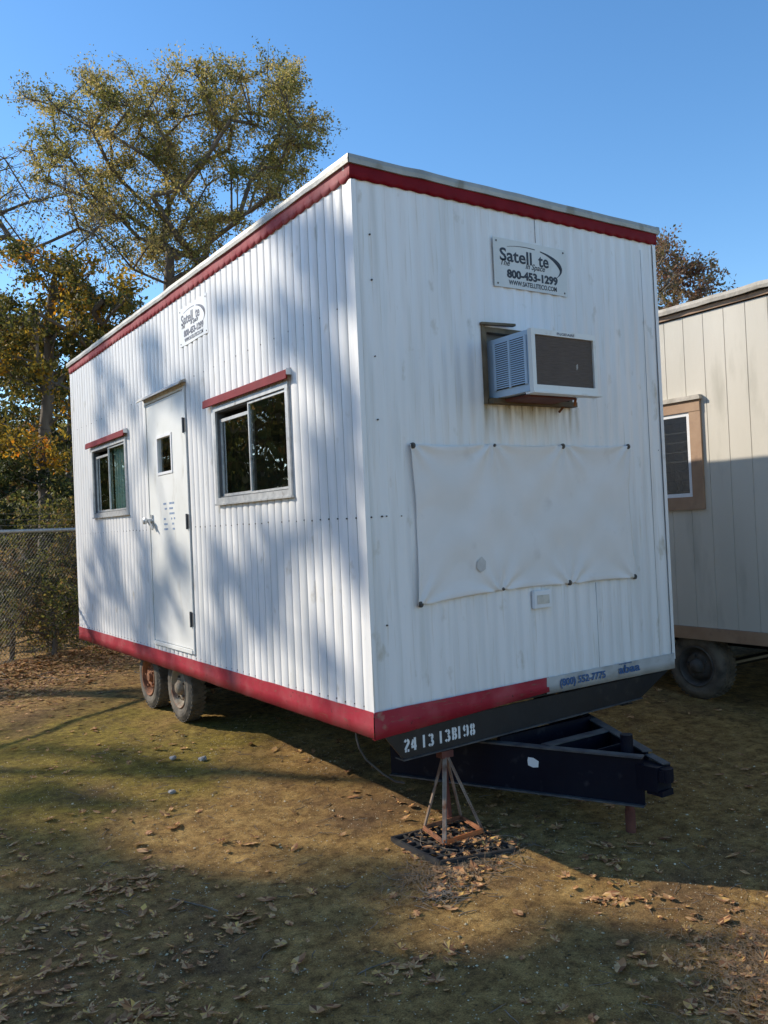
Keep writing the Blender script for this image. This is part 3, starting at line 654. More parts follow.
# rust run below the opening: soaked into the siding as thin stains of their own shape
def stain_mat():
    m = bpy.data.materials.new('rust_run'); m.use_nodes = True; n = m.node_tree.nodes; l = m.node_tree.links; b_ = n['Principled BSDF']
    b_.inputs['Base Color'].default_value = (.42, .33, .17, 1); b_.inputs['Roughness'].default_value = .7
    tc = n.new('ShaderNodeTexCoord'); mp = n.new('ShaderNodeMapping'); mp.inputs['Scale'].default_value = (16, 1, 1.6); l.new(tc.outputs['Object'], mp.inputs[0])
    no = n.new('ShaderNodeTexNoise'); no.inputs['Scale'].default_value = 1.4; no.inputs['Detail'].default_value = 6; l.new(mp.outputs[0], no.inputs['Vector'])
    sp = n.new('ShaderNodeSeparateXYZ'); l.new(tc.outputs['Generated'], sp.inputs[0])
    pw = n.new('ShaderNodeMath'); pw.operation = 'POWER'; pw.inputs[1].default_value = 1.6; l.new(sp.outputs['Z'], pw.inputs[0])
    mr = n.new('ShaderNodeMapRange'); mr.inputs['From Min'].default_value = .38; mr.inputs['From Max'].default_value = .72; l.new(no.outputs['Fac'], mr.inputs[0])
    ml = n.new('ShaderNodeMath'); ml.operation = 'MULTIPLY'; l.new(pw.outputs[0], ml.inputs[0]); l.new(mr.outputs[0], ml.inputs[1])
    m2 = n.new('ShaderNodeMath'); m2.operation = 'MULTIPLY'; m2.inputs[1].default_value = .85; l.new(ml.outputs[0], m2.inputs[0])
    l.new(m2.outputs[0], b_.inputs['Alpha']); return m
b = MB(); P, Fc = corr_wall(FFR, .84, 1.64, 2.19, 2.424, PF, .0078, (), 4, off=.0008); b.add(P, Fc); b.build('rust_stain', stain_mat(), T, smooth=True)
# ---- banner, bolted at eight points
bt = [(.292, 2.172), (.882, 2.181), (1.474, 2.184), (2.079, 2.19)]; bb = [(.297, 1.285), (.899, 1.322), (1.477, 1.318), (2.084, 1.312)]
def lerp_chain(ch, u):
    u = u*3; i = min(2, int(u)); t = u-i; sag = math.sin(math.pi*t)
    return (ch[i][0]*(1-t)+ch[i+1][0]*t, ch[i][1]*(1-t)+ch[i+1][1]*t, sag)
b = MB(); NU, NV = 150, 80; P = []
for j in range(NV+1):
    v = j/NV
    for i in range(NU+1):
        u = i/NU; x1_, z1_, s1 = lerp_chain(bt, u); x2_, z2_, s2 = lerp_chain(bb, u)
        ue = 1-abs(2*u-1); edge = math.sin(math.pi*v)
        x = x1_*v+x2_*(1-v)+.022*edge*(1 if u < .5 else -1)*(abs(2*u-1)**6)
        z = (z1_-.010*s1)*v+(z2_+.004*s2)*(1-v)
        wr = 0
        for (bx, bz, sg) in [(p[0], p[1], -1) for p in bt]+[(p[0], p[1], 1) for p in bb]:
            dx, dz = x-bx, (z-bz)*sg; r_ = math.hypot(dx, dz)
            wr += .0042*math.exp(-r_/.16)*math.cos(9*math.atan2(dx, dz+.02))*min(1, r_/.05)
        d = .016+.007*edge*math.sin(math.pi*u)+.005*math.sin(7*x+5*z)*edge+.004*math.sin(16*z-9*x)*edge+wr*3.2+.0025*math.sin(23*x+3*math.sin(5*z))*edge+.003*math.sin(11*x+17*z+2*math.sin(6*x))*edge
        hem = .0022 if min(u*1.79, (1-u)*1.79, v*.86, (1-v)*.86) < .035 else 0
        for bx, bz in bt+bb:      # folds running from bolt to bolt
            ra = math.hypot(x-bx, z-bz); th = math.atan2(z-bz, x-bx); d += .0026*math.exp(-ra/.30)*max(0, math.cos(6*th+bx*3))**4*min(1, ra/.04)
        P.append((x, -max(.0125, d+hem), z))
b.add(P, [(j*(NU+1)+i, j*(NU+1)+i+1, (j+1)*(NU+1)+i+1, (j+1)*(NU+1)+i) for j in range(NV) for i in range(NU)])
BN = b.build('banner', TARP, T, smooth=True)
md = BN.modifiers.new('hem', 'SOLIDIFY'); md.thickness = .0015
for k, (x, z) in enumerate(bt+bb):
    b = MB(); r_ = .017 if k in (0, 4, 6, 7, 2, 3) else .010
    b.lathe((x+(.02 if x < 1 else -.01), -.012, z+(-.008 if z > 2 else .008)), (0, -1, 0), [(0, r_), (.009, r_), (.012, r_*.7), (.012, r_*.4), (.018, r_*.38), (.018, .0005)], 16); b.build('bolt', SCREW, BN)
b = MB(); b.prism([(.72, 1.462), (.748, 1.44), (.782, 1.455), (.787, 1.50), (.758, 1.53), (.722, 1.50)], FRONT(0, 0, -.0262), 0, .0008); b.build('patch', STAIN, BN)
b = MB(); b.box((1.142, -.034, 1.192), (1.290, -.010, 1.300), .004); b.mat(1).box((1.168, -.0365, 1.218), (1.268, -.0345, 1.272)); b.build('outlet_cover', [WFRAME, ALU], T)
# ================================================================== BEIGE TRAILER
X1, ya, yb = 4.10, -3.2, 6.8
B = empty('beige_trailer', (X1+1.6, 1.8, .05), 'beige panelled site trailer with tan window trim, partly hidden behind the white trailer', 'site trailer')
b = MB(); W3 = (.975, 2.2, 1.862, 2.62); ZS, ZR = .70, 3.47
ys = [ya]; k = math.ceil((ya-.395)/.2045); edges = []
gys = np.arange(.395+k*.2045, yb, .2045)
for g in gys: edges += [(g-.0035, g-.002, g+.002, g+.0035)]
cols = [(ya, 0)]
for e in edges: cols += [(e[0], 0), (e[1], .005), (e[2], .005), (e[3], 0)]
cols += [(yb, 0)]; cols = sorted(cols+[(W3[0]+.0011, 0), (W3[1]+.0011, 0)])
rows = [ZS, W3[2], W3[3], ZR]; P = [(X1+d, y, z) for z in rows for y, d in cols]; n = len(cols); Fc = []
for j in range(3):
    for i in range(n-1):
        cy, cz = (cols[i][0]+cols[i+1][0])/2, (rows[j]+rows[j+1])/2
        if W3[0] < cy < W3[1] and W3[2] < cz < W3[3]: continue
        Fc.append((j*n+i, (j+1)*n+i, (j+1)*n+i+1, j*n+i+1))
b.add(P, Fc)
b.build('side_wall', BEIGE, B)
b = MB(); b.box((X1+.02, ya, ZS), (X1+3.0, ya+.02, ZR)); b.box((X1+.02, yb-.02, ZS), (X1+3.0, yb, ZR)); b.build('end_wall', BEIGE, B)
b = MB(); b.box((X1+3.0, ya, ZS), (X1+3.02, yb, ZR)); b.build('side_wall', BEIGE, B)
b = MB(); b.box((X1+.02, ya+.02, ZS), (X1+3.0, yb-.02, ZS+.02)); b.box((X1+.9, ya+.02, ZS+.02), (X1+.92, yb-.02, ZR-.02)); b.build('interior_lining', INTER, B)
b = MB(); b.box((X1-.05, ya-.05, ZR+.075), (X1+3.07, yb+.05, ZR+.10)); b.build('roof', ROOFE, B)
b = MB()
P, Fc = wavy_edge(((X1, 0, 0), (0, 1, 0), (0, 0, 1), (-1, 0, 0)), ya-.05, yb+.05, ZR+.112, ZR+.055, .06, 9, .15, .01); b.add(P, Fc); b.build('roof_edge_trim', ROOFE, B)
b = MB(); b.box((X1-.022, ya-.02, ZR+.012), (X1-.001, yb+.02, ZR+.05)); b.build('roof_band', TAN, B)
b = MB(); b.box((X1-.022, ya-.02, ZS-.11), (X1+.004, yb+.02, ZS-.002)); b.build('skirt_band', TAN, B)
b = MB(); y0_, y1_, z0_, z1_ = W3; tw = .115
b.box((X1-.024, y0_-tw, z0_-tw), (X1-.0005, y0_, z1_-.0)); b.box((X1-.024, y1_, z0_-tw), (X1-.0005, y1_+tw, z1_)); b.box((X1-.024, y0_+.0003, z0_-tw), (X1-.0005, y1_-.0003, z0_)); b.box((X1-.028, y0_-tw, z1_+.0003), (X1-.0005, y1_+tw, z1_+.10))
b.mat(1).box((X1-.05, y0_-tw-.02, z1_+.1005), (X1-.0005, y1_+tw+.02, z1_+.125)); b.box((X1-.045, y0_-tw-.01, z1_+.1252), (X1-.001, y1_+tw, z1_+.140))
wb = b.build('window', [TAN, ROOFE], B)
b = MB()
t = .034
b.box((X1-.014, y0_+.0005, z0_+.0005), (X1+.03, y0_+t, z1_-.0005)); b.box((X1-.014, y1_-t, z0_+.0005), (X1+.03, y1_-.0005, z1_-.0005)); b.box((X1-.014, y0_+t, z0_+.0005), (X1+.03, y1_-t, z0_+t)); b.box((X1-.014, y0_+t, z1_-t), (X1+.03, y1_-t, z1_-.0005))
b.build('window_frame', WFRAME, wb)
b = MB(); b.add([(X1+.008, y0_+t, z0_+t), (X1+.008, y0_+t, z1_-t), (X1+.008, y1_-t, z1_-t), (X1+.008, y1_-t, z0_+t)], [(0, 1, 2, 3)]); b.build('pane', GLASS, wb)
b = MB()
for k in range(8): b.box((X1+.045, y0_, z0_+.06+k*.088), (X1+.05, y1_, z0_+.066+k*.088))
b.build('blind', BLIND, wb)
b = MB()
for xx in (X1+.5, X1+2.5): b.box((xx-.05, ya+.1, .48), (xx+.05, yb-.1, .698))
b.box((X1+.05, ya+.1, .62), (X1+2.95, yb-.1, .698)); b.build('frame_rail', BLACK, B)
for yy in (1.07, 1.97):
    for xx, axx in ((X1+.02, (-1, 0, 0)), (X1+2.95, (1, 0, 0))):
        wheel(B, (xx, yy, float(ground_z(xx, yy))+.293), axx, .295, .2, RIMD)
    b = MB(); b.tube([(X1+.2, yy, .3), (X1+2.8, yy, .3)], .035, 10); b.build('axle', BLACK, B)
for yy in (-2.6, 5.9):
    for xx in (X1+.5, X1+2.5):
        b = MB(); zg = float(ground_z(xx, yy)); b.box((xx-.2, yy-.2, zg-.01), (xx+.2, yy+.2, zg+.2)); b.box((xx-.2, yy-.1, zg+.201), (xx+.2, yy+.1, .479)); b.build('support_block', STONE, B)
# ================================================================== JACK STAND AND PAD
zg = float(ground_z(.4, -.02))
J = empty('jack_stand', (.42, -.03, zg), 'rusty welded angle-iron jack stand under the front beam of the white trailer', 'jack stand')
b = MB(); b.tube([(.525, .085, zg+.02), (.485, .075, .56)], .017, 10); b.build('post', RUSTR, J)
b = MB(); b.box((.42, -.01, .43), (.50, .045, .468)); b.build('head', RUSTR, J)
top = Vector((.455, .0, .43)); cs = [(.325, .06), (.275, -.19), (.54, -.185), (.585, .055)]
for k, (cx_, cy_) in enumerate(cs):
    b = MB(); base = Vector((cx_, cy_, zg+.045)); wd = .015 if k != 1 else .024
    d = Vector((.455-cx_, 0-cy_, 0)).normalized(); tp = Vector((.455, .01, .435))-d*.014
    b.beam(base, tp, wd, .005); b.beam(base+Vector((wd/2-.003, .002, 0)), tp+Vector((wd/2-.003, .002, 0)), .005, wd)
    b.build('leg', RUSTT, J)
for k in range(4):
    b = MB(); a, c = cs[k], cs[(k+1) % 4]; b.beam((a[0], a[1], zg+.042), (c[0], c[1], zg+.042), .020, .005); b.beam((a[0], a[1], zg+.052), (c[0], c[1], zg+.052), .005, .018)
    b.build('base_bar', RUSTO if k == 1 else RUST, J)
pc = [Vector((.15, .12, 0)), Vector((.15, -.31, 0)), Vector((.55, -.43, 0)), Vector((.63, .08, 0))]
pc = [Vector((.41, -.07, 0))+ (p-Vector((.41, -.07, 0))) for p in pc]
b = MB(); zp = zg+.002
for k in range(4): b.beam(pc[k]+Vector((0, 0, zp)), pc[(k+1) % 4]+Vector((0, 0, zp)), .016, .042)
for i in range(1, 7):
    t = i/7; j_ = random.uniform(-.004, .004)
    b.beam(pc[0].lerp(pc[1], t)+Vector((0, 0, zp)), pc[3].lerp(pc[2], t)+Vector((0, 0, zp+j_)), .009, .036)
    b.beam(pc[0].lerp(pc[3], t)+Vector((0, 0, zp+.001)), pc[1].lerp(pc[2], t)+Vector((0, 0, zp+.001)), .009, .036)
pad = b.build('support_pad', mat('black_plastic', (.018, .018, .02), (.035, .035, .036), 10, .5, extra=[((.10, .085, .06), 14, (1, 1, 1), .55, .7)]), None)
pad['label'] = 'square black plastic grid pad under the rusty jack stand'; pad['category'] = 'support pad'
for k, (px, py, s) in enumerate(((173, 759, .026), (203, 760, .030), (172, 793, .024))):
    p = ray_plane(px, py, 2, .06); zz = float(ground_z(p[0], p[1])); p = ray_plane(px, py, 2, zz)
    import bmesh
    bm = bmesh.new(); bmesh.ops.create_icosphere(bm, subdivisions=2, radius=1)
    for v in bm.verts:
        q_ = v.co.copy(); v.co = q_*(1+.25*math.sin(3*q_.x+k)*math.cos(4*q_.y+2*k)); v.co.z *= .6; v.co *= s
    me = bpy.data.meshes.new('stone'); bm.to_mesh(me); bm.free(); me.materials.append(STONE)
    if k < 3:
        o = link('stone', me); o.location = (p[0], p[1], zz+s*.3); o.rotation_euler = (0, 0, k*1.3)
        o['label'] = ['pale grey stone left of another on moss by the wheels', 'pale grey stone on the moss nearest the trailer wheels', 'flat grey stone on the moss, lowest of the three in the picture'][k]
        o['category'] = 'stone'; o['group'] = 'stones on the moss'
# ================================================================== FENCE
FA, FB = np.array([-5.2, 4.3]), np.array([9.0, 14.25])
def fpos(s): return FA+(FB-FA)*s
FL = float(np.linalg.norm(FB-FA)); fd = (FB-FA)/FL; ztop = 1.86
FE = empty('chain_link_fence', (*fpos(.35), .15), 'grey chain link fence with a top rail at the wood edge behind the white trailer', 'fence')
nm = np.array([fd[1], -fd[0]])
s_ = 1.35
while s_ <= FL:
    p = FA+fd*s_; zz = float(ground_z(*p)); b = MB(); b.tube([(p[0]-nm[0]*.03, p[1]-nm[1]*.03, zz-.05), (p[0]-nm[0]*.03, p[1]-nm[1]*.03, ztop+.02)], .03, 10)
    b.tube([(p[0], p[1], ztop), (p[0]+nm[0]*-.12, p[1]-nm[1]*-.0+.0, ztop+.26)], .012, 6); b.build('post', GALVP, FE); s_ += 3.05
b = MB(); b.tube([(*FA, ztop), (*FB, ztop)], .024, 10); b.build('top_rail', GALVP, FE)
b = MB()
for k in (1, 2, 3):
    pts = []
    for i in range(61):
        p = fpos(i/60); pts.append((p[0]-.04*k, p[1], ztop+.075*k-.012*math.sin(math.pi*(i % 10)/10)))
    b.tube(pts, .0028, 4)
b.build('barbed_wire', GALV, FE)
# chain link: diagonal wires, each a thin square strand zig-zagging in depth
b = MB(); pitch = .056; H0 = 1.80; vs = []; fs = []
sa, sb = 3.2, 11.0
for sgn in (1, -1):
    u = sa-H0
    while u < sb+H0:
        base = len(vs); kk = 0; pts = []
        for h in (0, .45, .9, 1.35, 1.8):
            uu = u+h if sgn > 0 else u+H0-h
            pts.append((uu, h))
        pts = [p for p in pts if sa <= p[0] <= sb]
        if len(pts) >= 2:
            b.tube([(FA[0]+fd[0]*a+nm[0]*.002*sgn, FA[1]+fd[1]*a+nm[1]*.002*sgn, ztop-1.78+h*.985) for a, h in pts], .0021, 3, caps=False)
        u += pitch
b.build('wire_mesh', GALV, FE)
# ================================================================== VEGETATION
def leaf_mesh(name, C, size, m, parent=None, tint=None, flat=.0, seed=0, aspect=.55, **kw):
    """many small folded leaves centred on C (n,3)"""
    r = np.random.default_rng(seed); n = len(C); C = np.asarray(C)
    a = r.normal(size=(n, 3)); a[:, 2] *= (1-flat*.9); a /= np.linalg.norm(a, axis=1)[:, None]
    c = r.normal(size=(n, 3)); 
    if flat: c[:, 2] *= .15
    c -= (c*a).sum(1)[:, None]*a; c /= np.linalg.norm(c, axis=1)[:, None]; nn = np.cross(a, c)
    s = (size*r.uniform(.55, 1.35, n))[:, None]; wd = s*aspect*.5
    V = np.stack([C-a*s*.5, C+c*wd-nn*s*.08, C+a*s*.5+nn*s*.06, C-c*wd-nn*s*.08], 1).reshape(-1, 3)
    o = np.array(origin(parent)); V = V-o
    me = bpy.data.meshes.new(name); me.vertices.add(4*n); me.vertices.foreach_set('co', V.ravel())
    me.loops.add(4*n); me.loops.foreach_set('vertex_index', np.arange(4*n)); me.polygons.add(n)
    me.polygons.foreach_set('loop_start', np.arange(n)*4); me.materials.append(m)
    at_ = me.attributes.new('tint', 'FLOAT', 'FACE'); t = tint if tint is not None else r.uniform(0, 1, n); at_.data.foreach_set('value', np.clip(t, 0, 1).astype(np.float32))
    me.update(calc_edges=True); me.validate()
    return link(name, me, parent, **kw)
def make_tree(name, label, base, trunk, clusters, m_leaf, bark, leaves, lsize, rtip=.010, seed=0, cat='tree', group=None, twigs=5, rmax=9, tintf=None, expo=2.25):
    """trunk = list of world points from the ground up; clusters = [(centre, radius)]"""
    r = np.random.default_rng(seed)
    root = empty(name, tuple(base), label, cat, group)
    nodes = [np.array(trunk[0], float)]; par = [-1]
    for a, c in zip(trunk[:-1], trunk[1:]):
        a, c = np.array(a, float), np.array(c, float); k = max(1, int(np.linalg.norm(c-a)/.5))
        for i in range(1, k+1): nodes.append(a+(c-a)*i/k+(r.normal(0, .03, 3) if i < k else 0)); par.append(len(nodes)-2)
    nt0 = len(nodes); start = max(1, int(nt0*.35)); tp = nodes[-1]
    tips = []
    for c, cr in sorted(clusters, key=lambda q_: np.linalg.norm(np.array(q_[0])-tp)):
        c = np.array(c, float); N_ = np.array(nodes[start:]); d = np.linalg.norm(N_-c, axis=1); pen = d*(1+.9*(N_[:, 2] > c[2]-.15*d))
        i0 = int(np.argmin(pen))+start; A = nodes[i0]; dist = np.linalg.norm(c-A); k = max(1, int(dist/.45)); prev = i0
        bow = r.normal(0, .10, 3)*dist; bow[2] = -abs(bow[2])*.6
        for i in range(1, k+1):
            t = i/k; nodes.append(A+(c-A)*t+bow*math.sin(math.pi*t)*.7+(r.normal(0, .05, 3) if i < k else 0)); par.append(prev); prev = len(nodes)-1
        tips.append((prev, c, cr))
    n = len(nodes); rad = np.zeros(n); 
    for (i, _, _) in tips: rad[i] += rtip**expo*2
    for i in range(n-1, 0, -1): rad[i] = max(rad[i], rtip**expo); rad[par[i]] += rad[i]
    rad = np.minimum(rad**(1/expo), rmax)
    b = MB()
    for i in range(1, n):
        p = par[i]; ra = rad[p] if i < nt0 else min(rad[p], rad[i]*1.25)
        b.tube([nodes[p], nodes[i]], [ra, rad[i]], 8 if rad[i] > .08 else (5 if rad[i] > .03 else 4), caps=False)
    LC = []; LT = []
    for (i, c, cr) in tips:
        tv = r.uniform(0, 1)
        for k in range(twigs):
            d = r.normal(size=3); d[2] += .25; d /= np.linalg.norm(d); ln = cr*r.uniform(.6, 1.25); mid = c+d*ln*.5+r.normal(0, .05, 3); e = c+d*ln+np.array([0, 0, -.08*ln])
            b.tube([nodes[i], mid, e], [rtip*.9, rtip*.55, rtip*.25], 3, caps=False)
            m_ = max(1, int(leaves*r.uniform(.4, 1.6)/twigs)); t = r.uniform(.15, 1.08, m_)[:, None]
            LC.append(nodes[i]*(1-t)**2+2*mid*t*(1-t)+e*t*t+r.normal(0, cr*.15, (m_, 3))); LT.append(np.clip(r.normal(tv, .22, m_), 0, 1) if tintf is None else tintf(c, m_, r, tv))
    b.build('trunk', bark, root, smooth=True)
    leaf_mesh('crown', np.concatenate(LC), lsize, m_leaf, root, np.concatenate(LT), seed=seed+1)
    return root
LG = leafmat('olive_leaves', [(.06, .07, .018), (.18, .18, .045), (.38, .32, .09), (.56, .42, .16)], .55)
LY = leafmat('autumn_leaves', [(.07, .08, .02), (.18, .15, .035), (.40, .26, .03), (.62, .29, .02), (.58, .17, .015)], .55)
LD = leafmat('dark_leaves', [(.018, .028, .010), (.035, .05, .015), (.065, .08, .022), (.11, .10, .03)], .3)
LR = leafmat('russet_leaves', [(.14, .06, .04), (.27, .14, .08), (.28, .19, .10), (.18, .15, .06)], .5)
LS = leafmat('scrub_leaves', [(.05, .06, .02), (.11, .12, .03), (.24, .22, .05), (.30, .19, .06), (.14, .09, .05)], .5)
def blob(px, py, rpx, depth, n, seed, dd=1.2, cr=.55):
    r = np.random.default_rng(seed); out = []
    for _ in range(n):
        a = r.uniform(0, 2*math.pi); q_ = math.sqrt(r.uniform(0, 1))*rpx
        out.append((at(px+q_*math.cos(a), py+q_*math.sin(a), depth+r.uniform(-dd, dd)), cr*r.uniform(.7, 1.25)))
    return out
# --- tall pale olive tree above the white trailer
DP = 17.0
cl = []
for k, (px, py, rp, n) in enumerate([(48, 110, 22, 6), (72, 135, 34, 9), (105, 105, 34, 12), (150, 95, 34, 14), (196, 98, 30, 11), (240, 92, 34, 15), (283, 86, 34, 18), (306, 122, 26, 14), (296, 160, 28, 14), (255, 130, 38, 12), (205, 135, 34, 8),
     (120, 150, 36, 12), (90, 185, 34, 7), (150, 190, 36, 8), (175, 150, 26, 9), (185, 175, 24, 6), (215, 185, 36, 10), (262, 185, 30, 12), (190, 232, 34, 14), (225, 225, 26, 10), (60, 160, 26, 4), (330, 130, 10, 3), (128, 230, 26, 6), (165, 255, 18, 5), (75, 175, 30, 6), (140, 250, 22, 5), (200, 255, 20, 6), (110, 205, 24, 5)]):
    cl += blob(px-11, py, rp, DP, n, 100+k, 1.6, .46)
bs = at(150, 545, DP); bs[2] = float(ground_z(bs[0], bs[1]))
tr = [bs, at(158, 420, DP), at(168, 320, DP), at(170, 250, DP)]
make_tree('tall_tree', 'tall spreading tree with thin pale olive foliage rising behind the white trailer roof', bs, tr, cl, LG, BARKT, 250, .060, .009, 5, rmax=.17, twigs=8, expo=2.45,
          tintf=lambda c, m, r, tv: np.clip(r.normal(.25+.7*tv, .18, m), 0, 1))
# --- autumn maple
DM = 13.5; cl = []
for k, (px, py, rp, n) in enumerate([(30, 265, 26, 8), (70, 275, 28, 9), (105, 290, 26, 9), (130, 315, 20, 6), (20, 310, 28, 9), (60, 330, 30, 10), (95, 345, 28, 9), (15, 370, 26, 9), (50, 395, 28, 9), (-30, 300, 40, 12), (-20, 380, 40, 12), (120, 345, 24, 6), (60, 450, 28, 7), (20, 430, 30, 8), (75, 400, 22, 7), (10, 340, 26, 7), (85, 310, 24, 7)]):
    cl += blob(px, py, rp, DM, n, 200+k, 1.5, .38)
bs = at(40, 560, DM); bs[2] = float(ground_z(bs[0], bs[1]))
make_tree('maple_tree', 'orange and yellow autumn maple beyond the fence left of the white trailer', bs, [bs, at(45, 430, DM), at(50, 330, DM), at(56, 262, DM)], cl, LY, BARK, 150, .075, .008, 6, rmax=.13,
          tintf=lambda c, m, r, tv: np.clip(r.normal(.06+.68*tv**2.6, .16, m), 0, 1))
# --- nearly bare tree at the left edge
DB = 15.5; cl = []
for k, (px, py, rp, n) in enumerate([(10, 215, 26, 7), (50, 195, 24, 6), (-20, 190, 40, 9), (-60, 240, 50, 12), (30, 245, 24, 6), (-50, 150, 50, 9), (85, 225, 20, 4), (105, 245, 16, 3)]):
    cl += blob(px, py, rp, DB, n, 300+k, 1.4, .6)
bs = at(-60, 560, DB); bs[2] = float(ground_z(bs[0], bs[1]))
make_tree('bare_tree', 'nearly bare grey-branched tree at the left edge of the picture behind the maple', bs, [bs, at(-50, 420, DB), at(-40, 300, DB)], cl, LG, BARKT, 80, .06, .009, 8, rmax=.12, twigs=10, expo=2.45)
# --- dark evergreen trees behind the maple
for k, (px, dp, lab) in enumerate([(-25, 19.5, 'dark evergreen at the left picture edge deep behind the maple'), (70, 21, 'dark evergreen filling the gap between maple and trailer corner')]):
    cl = []
    for j in range(9): cl += blob(px+random.uniform(-38, 38), 515-26*j, 34-1.8*j, dp, 7, 400+k*20+j, 1.5, .6)
    bs = at(px, 560, dp); bs[2] = float(ground_z(bs[0], bs[1]))
    make_tree('evergreen_tree', lab, bs, [bs, at(px, 420, dp), at(px+4, 320, dp)], cl, LD, BARK, 170, .12, .012, 30+k, rmax=.2, group='evergreens behind the fence')
# --- russet tree behind the beige trailer
DR_ = 19.; cl = []
for k, (px, py, rp, n) in enumerate([(680, 262, 24, 16), (700, 285, 18, 10), (665, 290, 22, 14), (655, 250, 16, 6), (640, 262, 20, 8), (690, 320, 30, 14), (650, 320, 30, 12), (720, 320, 14, 8)]):
    cl += blob(px, py, rp, DR_, n, 500+k, 1.1, .4)
bs = at(672, 540, DR_); bs[2] = float(ground_z(bs[0], bs[1]))
make_tree('russet_tree', 'thin reddish brown tree showing between the two trailer roofs', bs, [bs, at(674, 430, DR_), at(676, 340, DR_)], cl, LR, BARKG, 80, .085, .008, 40, rmax=.14)
# --- scrub behind the fence
k = 0
labs = ['brown leafless brush tangled behind the fence at the left edge', 'green scrub bush behind the fence midway to the trailer corner', 'yellow-green bush behind the fence against the trailer corner', 'low brown brush behind the fence close to its foot', 'dark bush deep behind the fence at the left edge', 'dark bush deep behind the fence near the trailer corner',
        'green scrub behind the fence hidden by the trailer', 'olive bush one row behind the brush at the left edge', 'tall dark thicket far behind the fence at the left edge', 'tall dark thicket far behind the fence beside the trailer corner', 'olive bush far behind the fence, half hidden by the trailer corner']
for (px, dp, rr_, h, m_, lsz, nl) in [(8, 11.3, 42, 1.5, LS, .05, 120), (48, 12.0, 34, 2.4, LS, .055, 190), (78, 13.3, 26, 2.6, LS, .06, 200), (50, 10.9, 40, .9, LS, .045, 110), (5, 13.0, 50, 3.0, LD, .07, 240), (72, 15.0, 50, 3.0, LD, .08, 240),
                             (190, 14.5, 60, 1.9, LS, .07, 150), (20, 15.5, 50, 3.2, LS, .08, 300), (-20, 17.5, 60, 3.6, LD, .10, 330), (62, 18.5, 50, 3.6, LD, .10, 330), (95, 17.0, 45, 3.0, LS, .09, 300)]:
    bs = at(px, 560, dp); bs[2] = float(ground_z(bs[0], bs[1])); r = np.random.default_rng(600+k); cl = []
    for _ in range(26):
        a = r.uniform(0, 6.28); q_ = math.sqrt(r.uniform())*rr_/F_PX*dp; cl.append((bs+np.array([q_*math.cos(a), q_*math.sin(a), h*r.uniform(.12, 1.0)*(1-.25*q_)]), .28))
    make_tree('scrub_bush', labs[k], bs, [bs, bs+np.array([.05, .02, h*.35])], cl, m_, BARK, nl, lsz, .006, 700+k, cat='bush', group='scrub behind the fence', twigs=7, rmax=.05); k += 1
# --- trees standing out of frame on the sunny side; their crowns dapple the wall and the lot
SHADE = {}
def shade(px, py, rad, plane, t, tree, n=3):
    p = ray_plane(px, py, *plane); r = np.random.default_rng(int(px*7+py))
    for _ in range(n):
        q_ = p+TO_SUN*(t+r.uniform(-1.5, 1.5))+r.normal(0, rad*.45, 3)*np.array([1, 1, .9])
        SHADE.setdefault(tree, []).append((q_, rad*r.uniform(.5, .8)))
SIDEP, GP = (0, 0.), (2, .05)
for (px, py, rad, tr_, n) in [(110, 370, .30, 0, 3), (104, 415, .22, 0, 2), (125, 395, .2, 0, 2), (150, 560, .42, 0, 4), (112, 575, .38, 0, 4), (100, 520, .25, 0, 1), (175, 565, .25, 0, 2), (150, 470, .2, 0, 1), (145, 345, .3, 0, 2), (135, 600, .3, 0, 2), (90, 600, .3, 0, 2),
       (330, 410, .22, 1, 4), (345, 470, .22, 1, 4), (325, 360, .2, 1, 3), (265, 585, .2, 1, 3), (230, 560, .2, 1, 2), (345, 540, .2, 1, 3), (265, 270, .3, 1, 3), (300, 235, .25, 1, 3), (335, 300, .2, 1, 2), (185, 400, .3, 1, 2), (240, 350, .2, 1, 2), (270, 640, .22, 1, 2), (320, 650, .2, 1, 2), (205, 610, .3, 1, 2), (340, 230, .2, 1, 2), (150, 640, .3, 1, 2), (250, 520, .2, 1, 1), (310, 330, .25, 1, 3), (325, 260, .22, 1, 2), (280, 610, .14, 1, 3), (275, 540, .12, 1, 2), (215, 560, .12, 1, 2), (355, 420, .18, 1, 2), (160, 400, .2, 0, 2), (100, 560, .25, 0, 2), (125, 480, .12, 0, 1)]:
    shade(px, py, rad, SIDEP, 19+tr_*1.5, tr_, n)
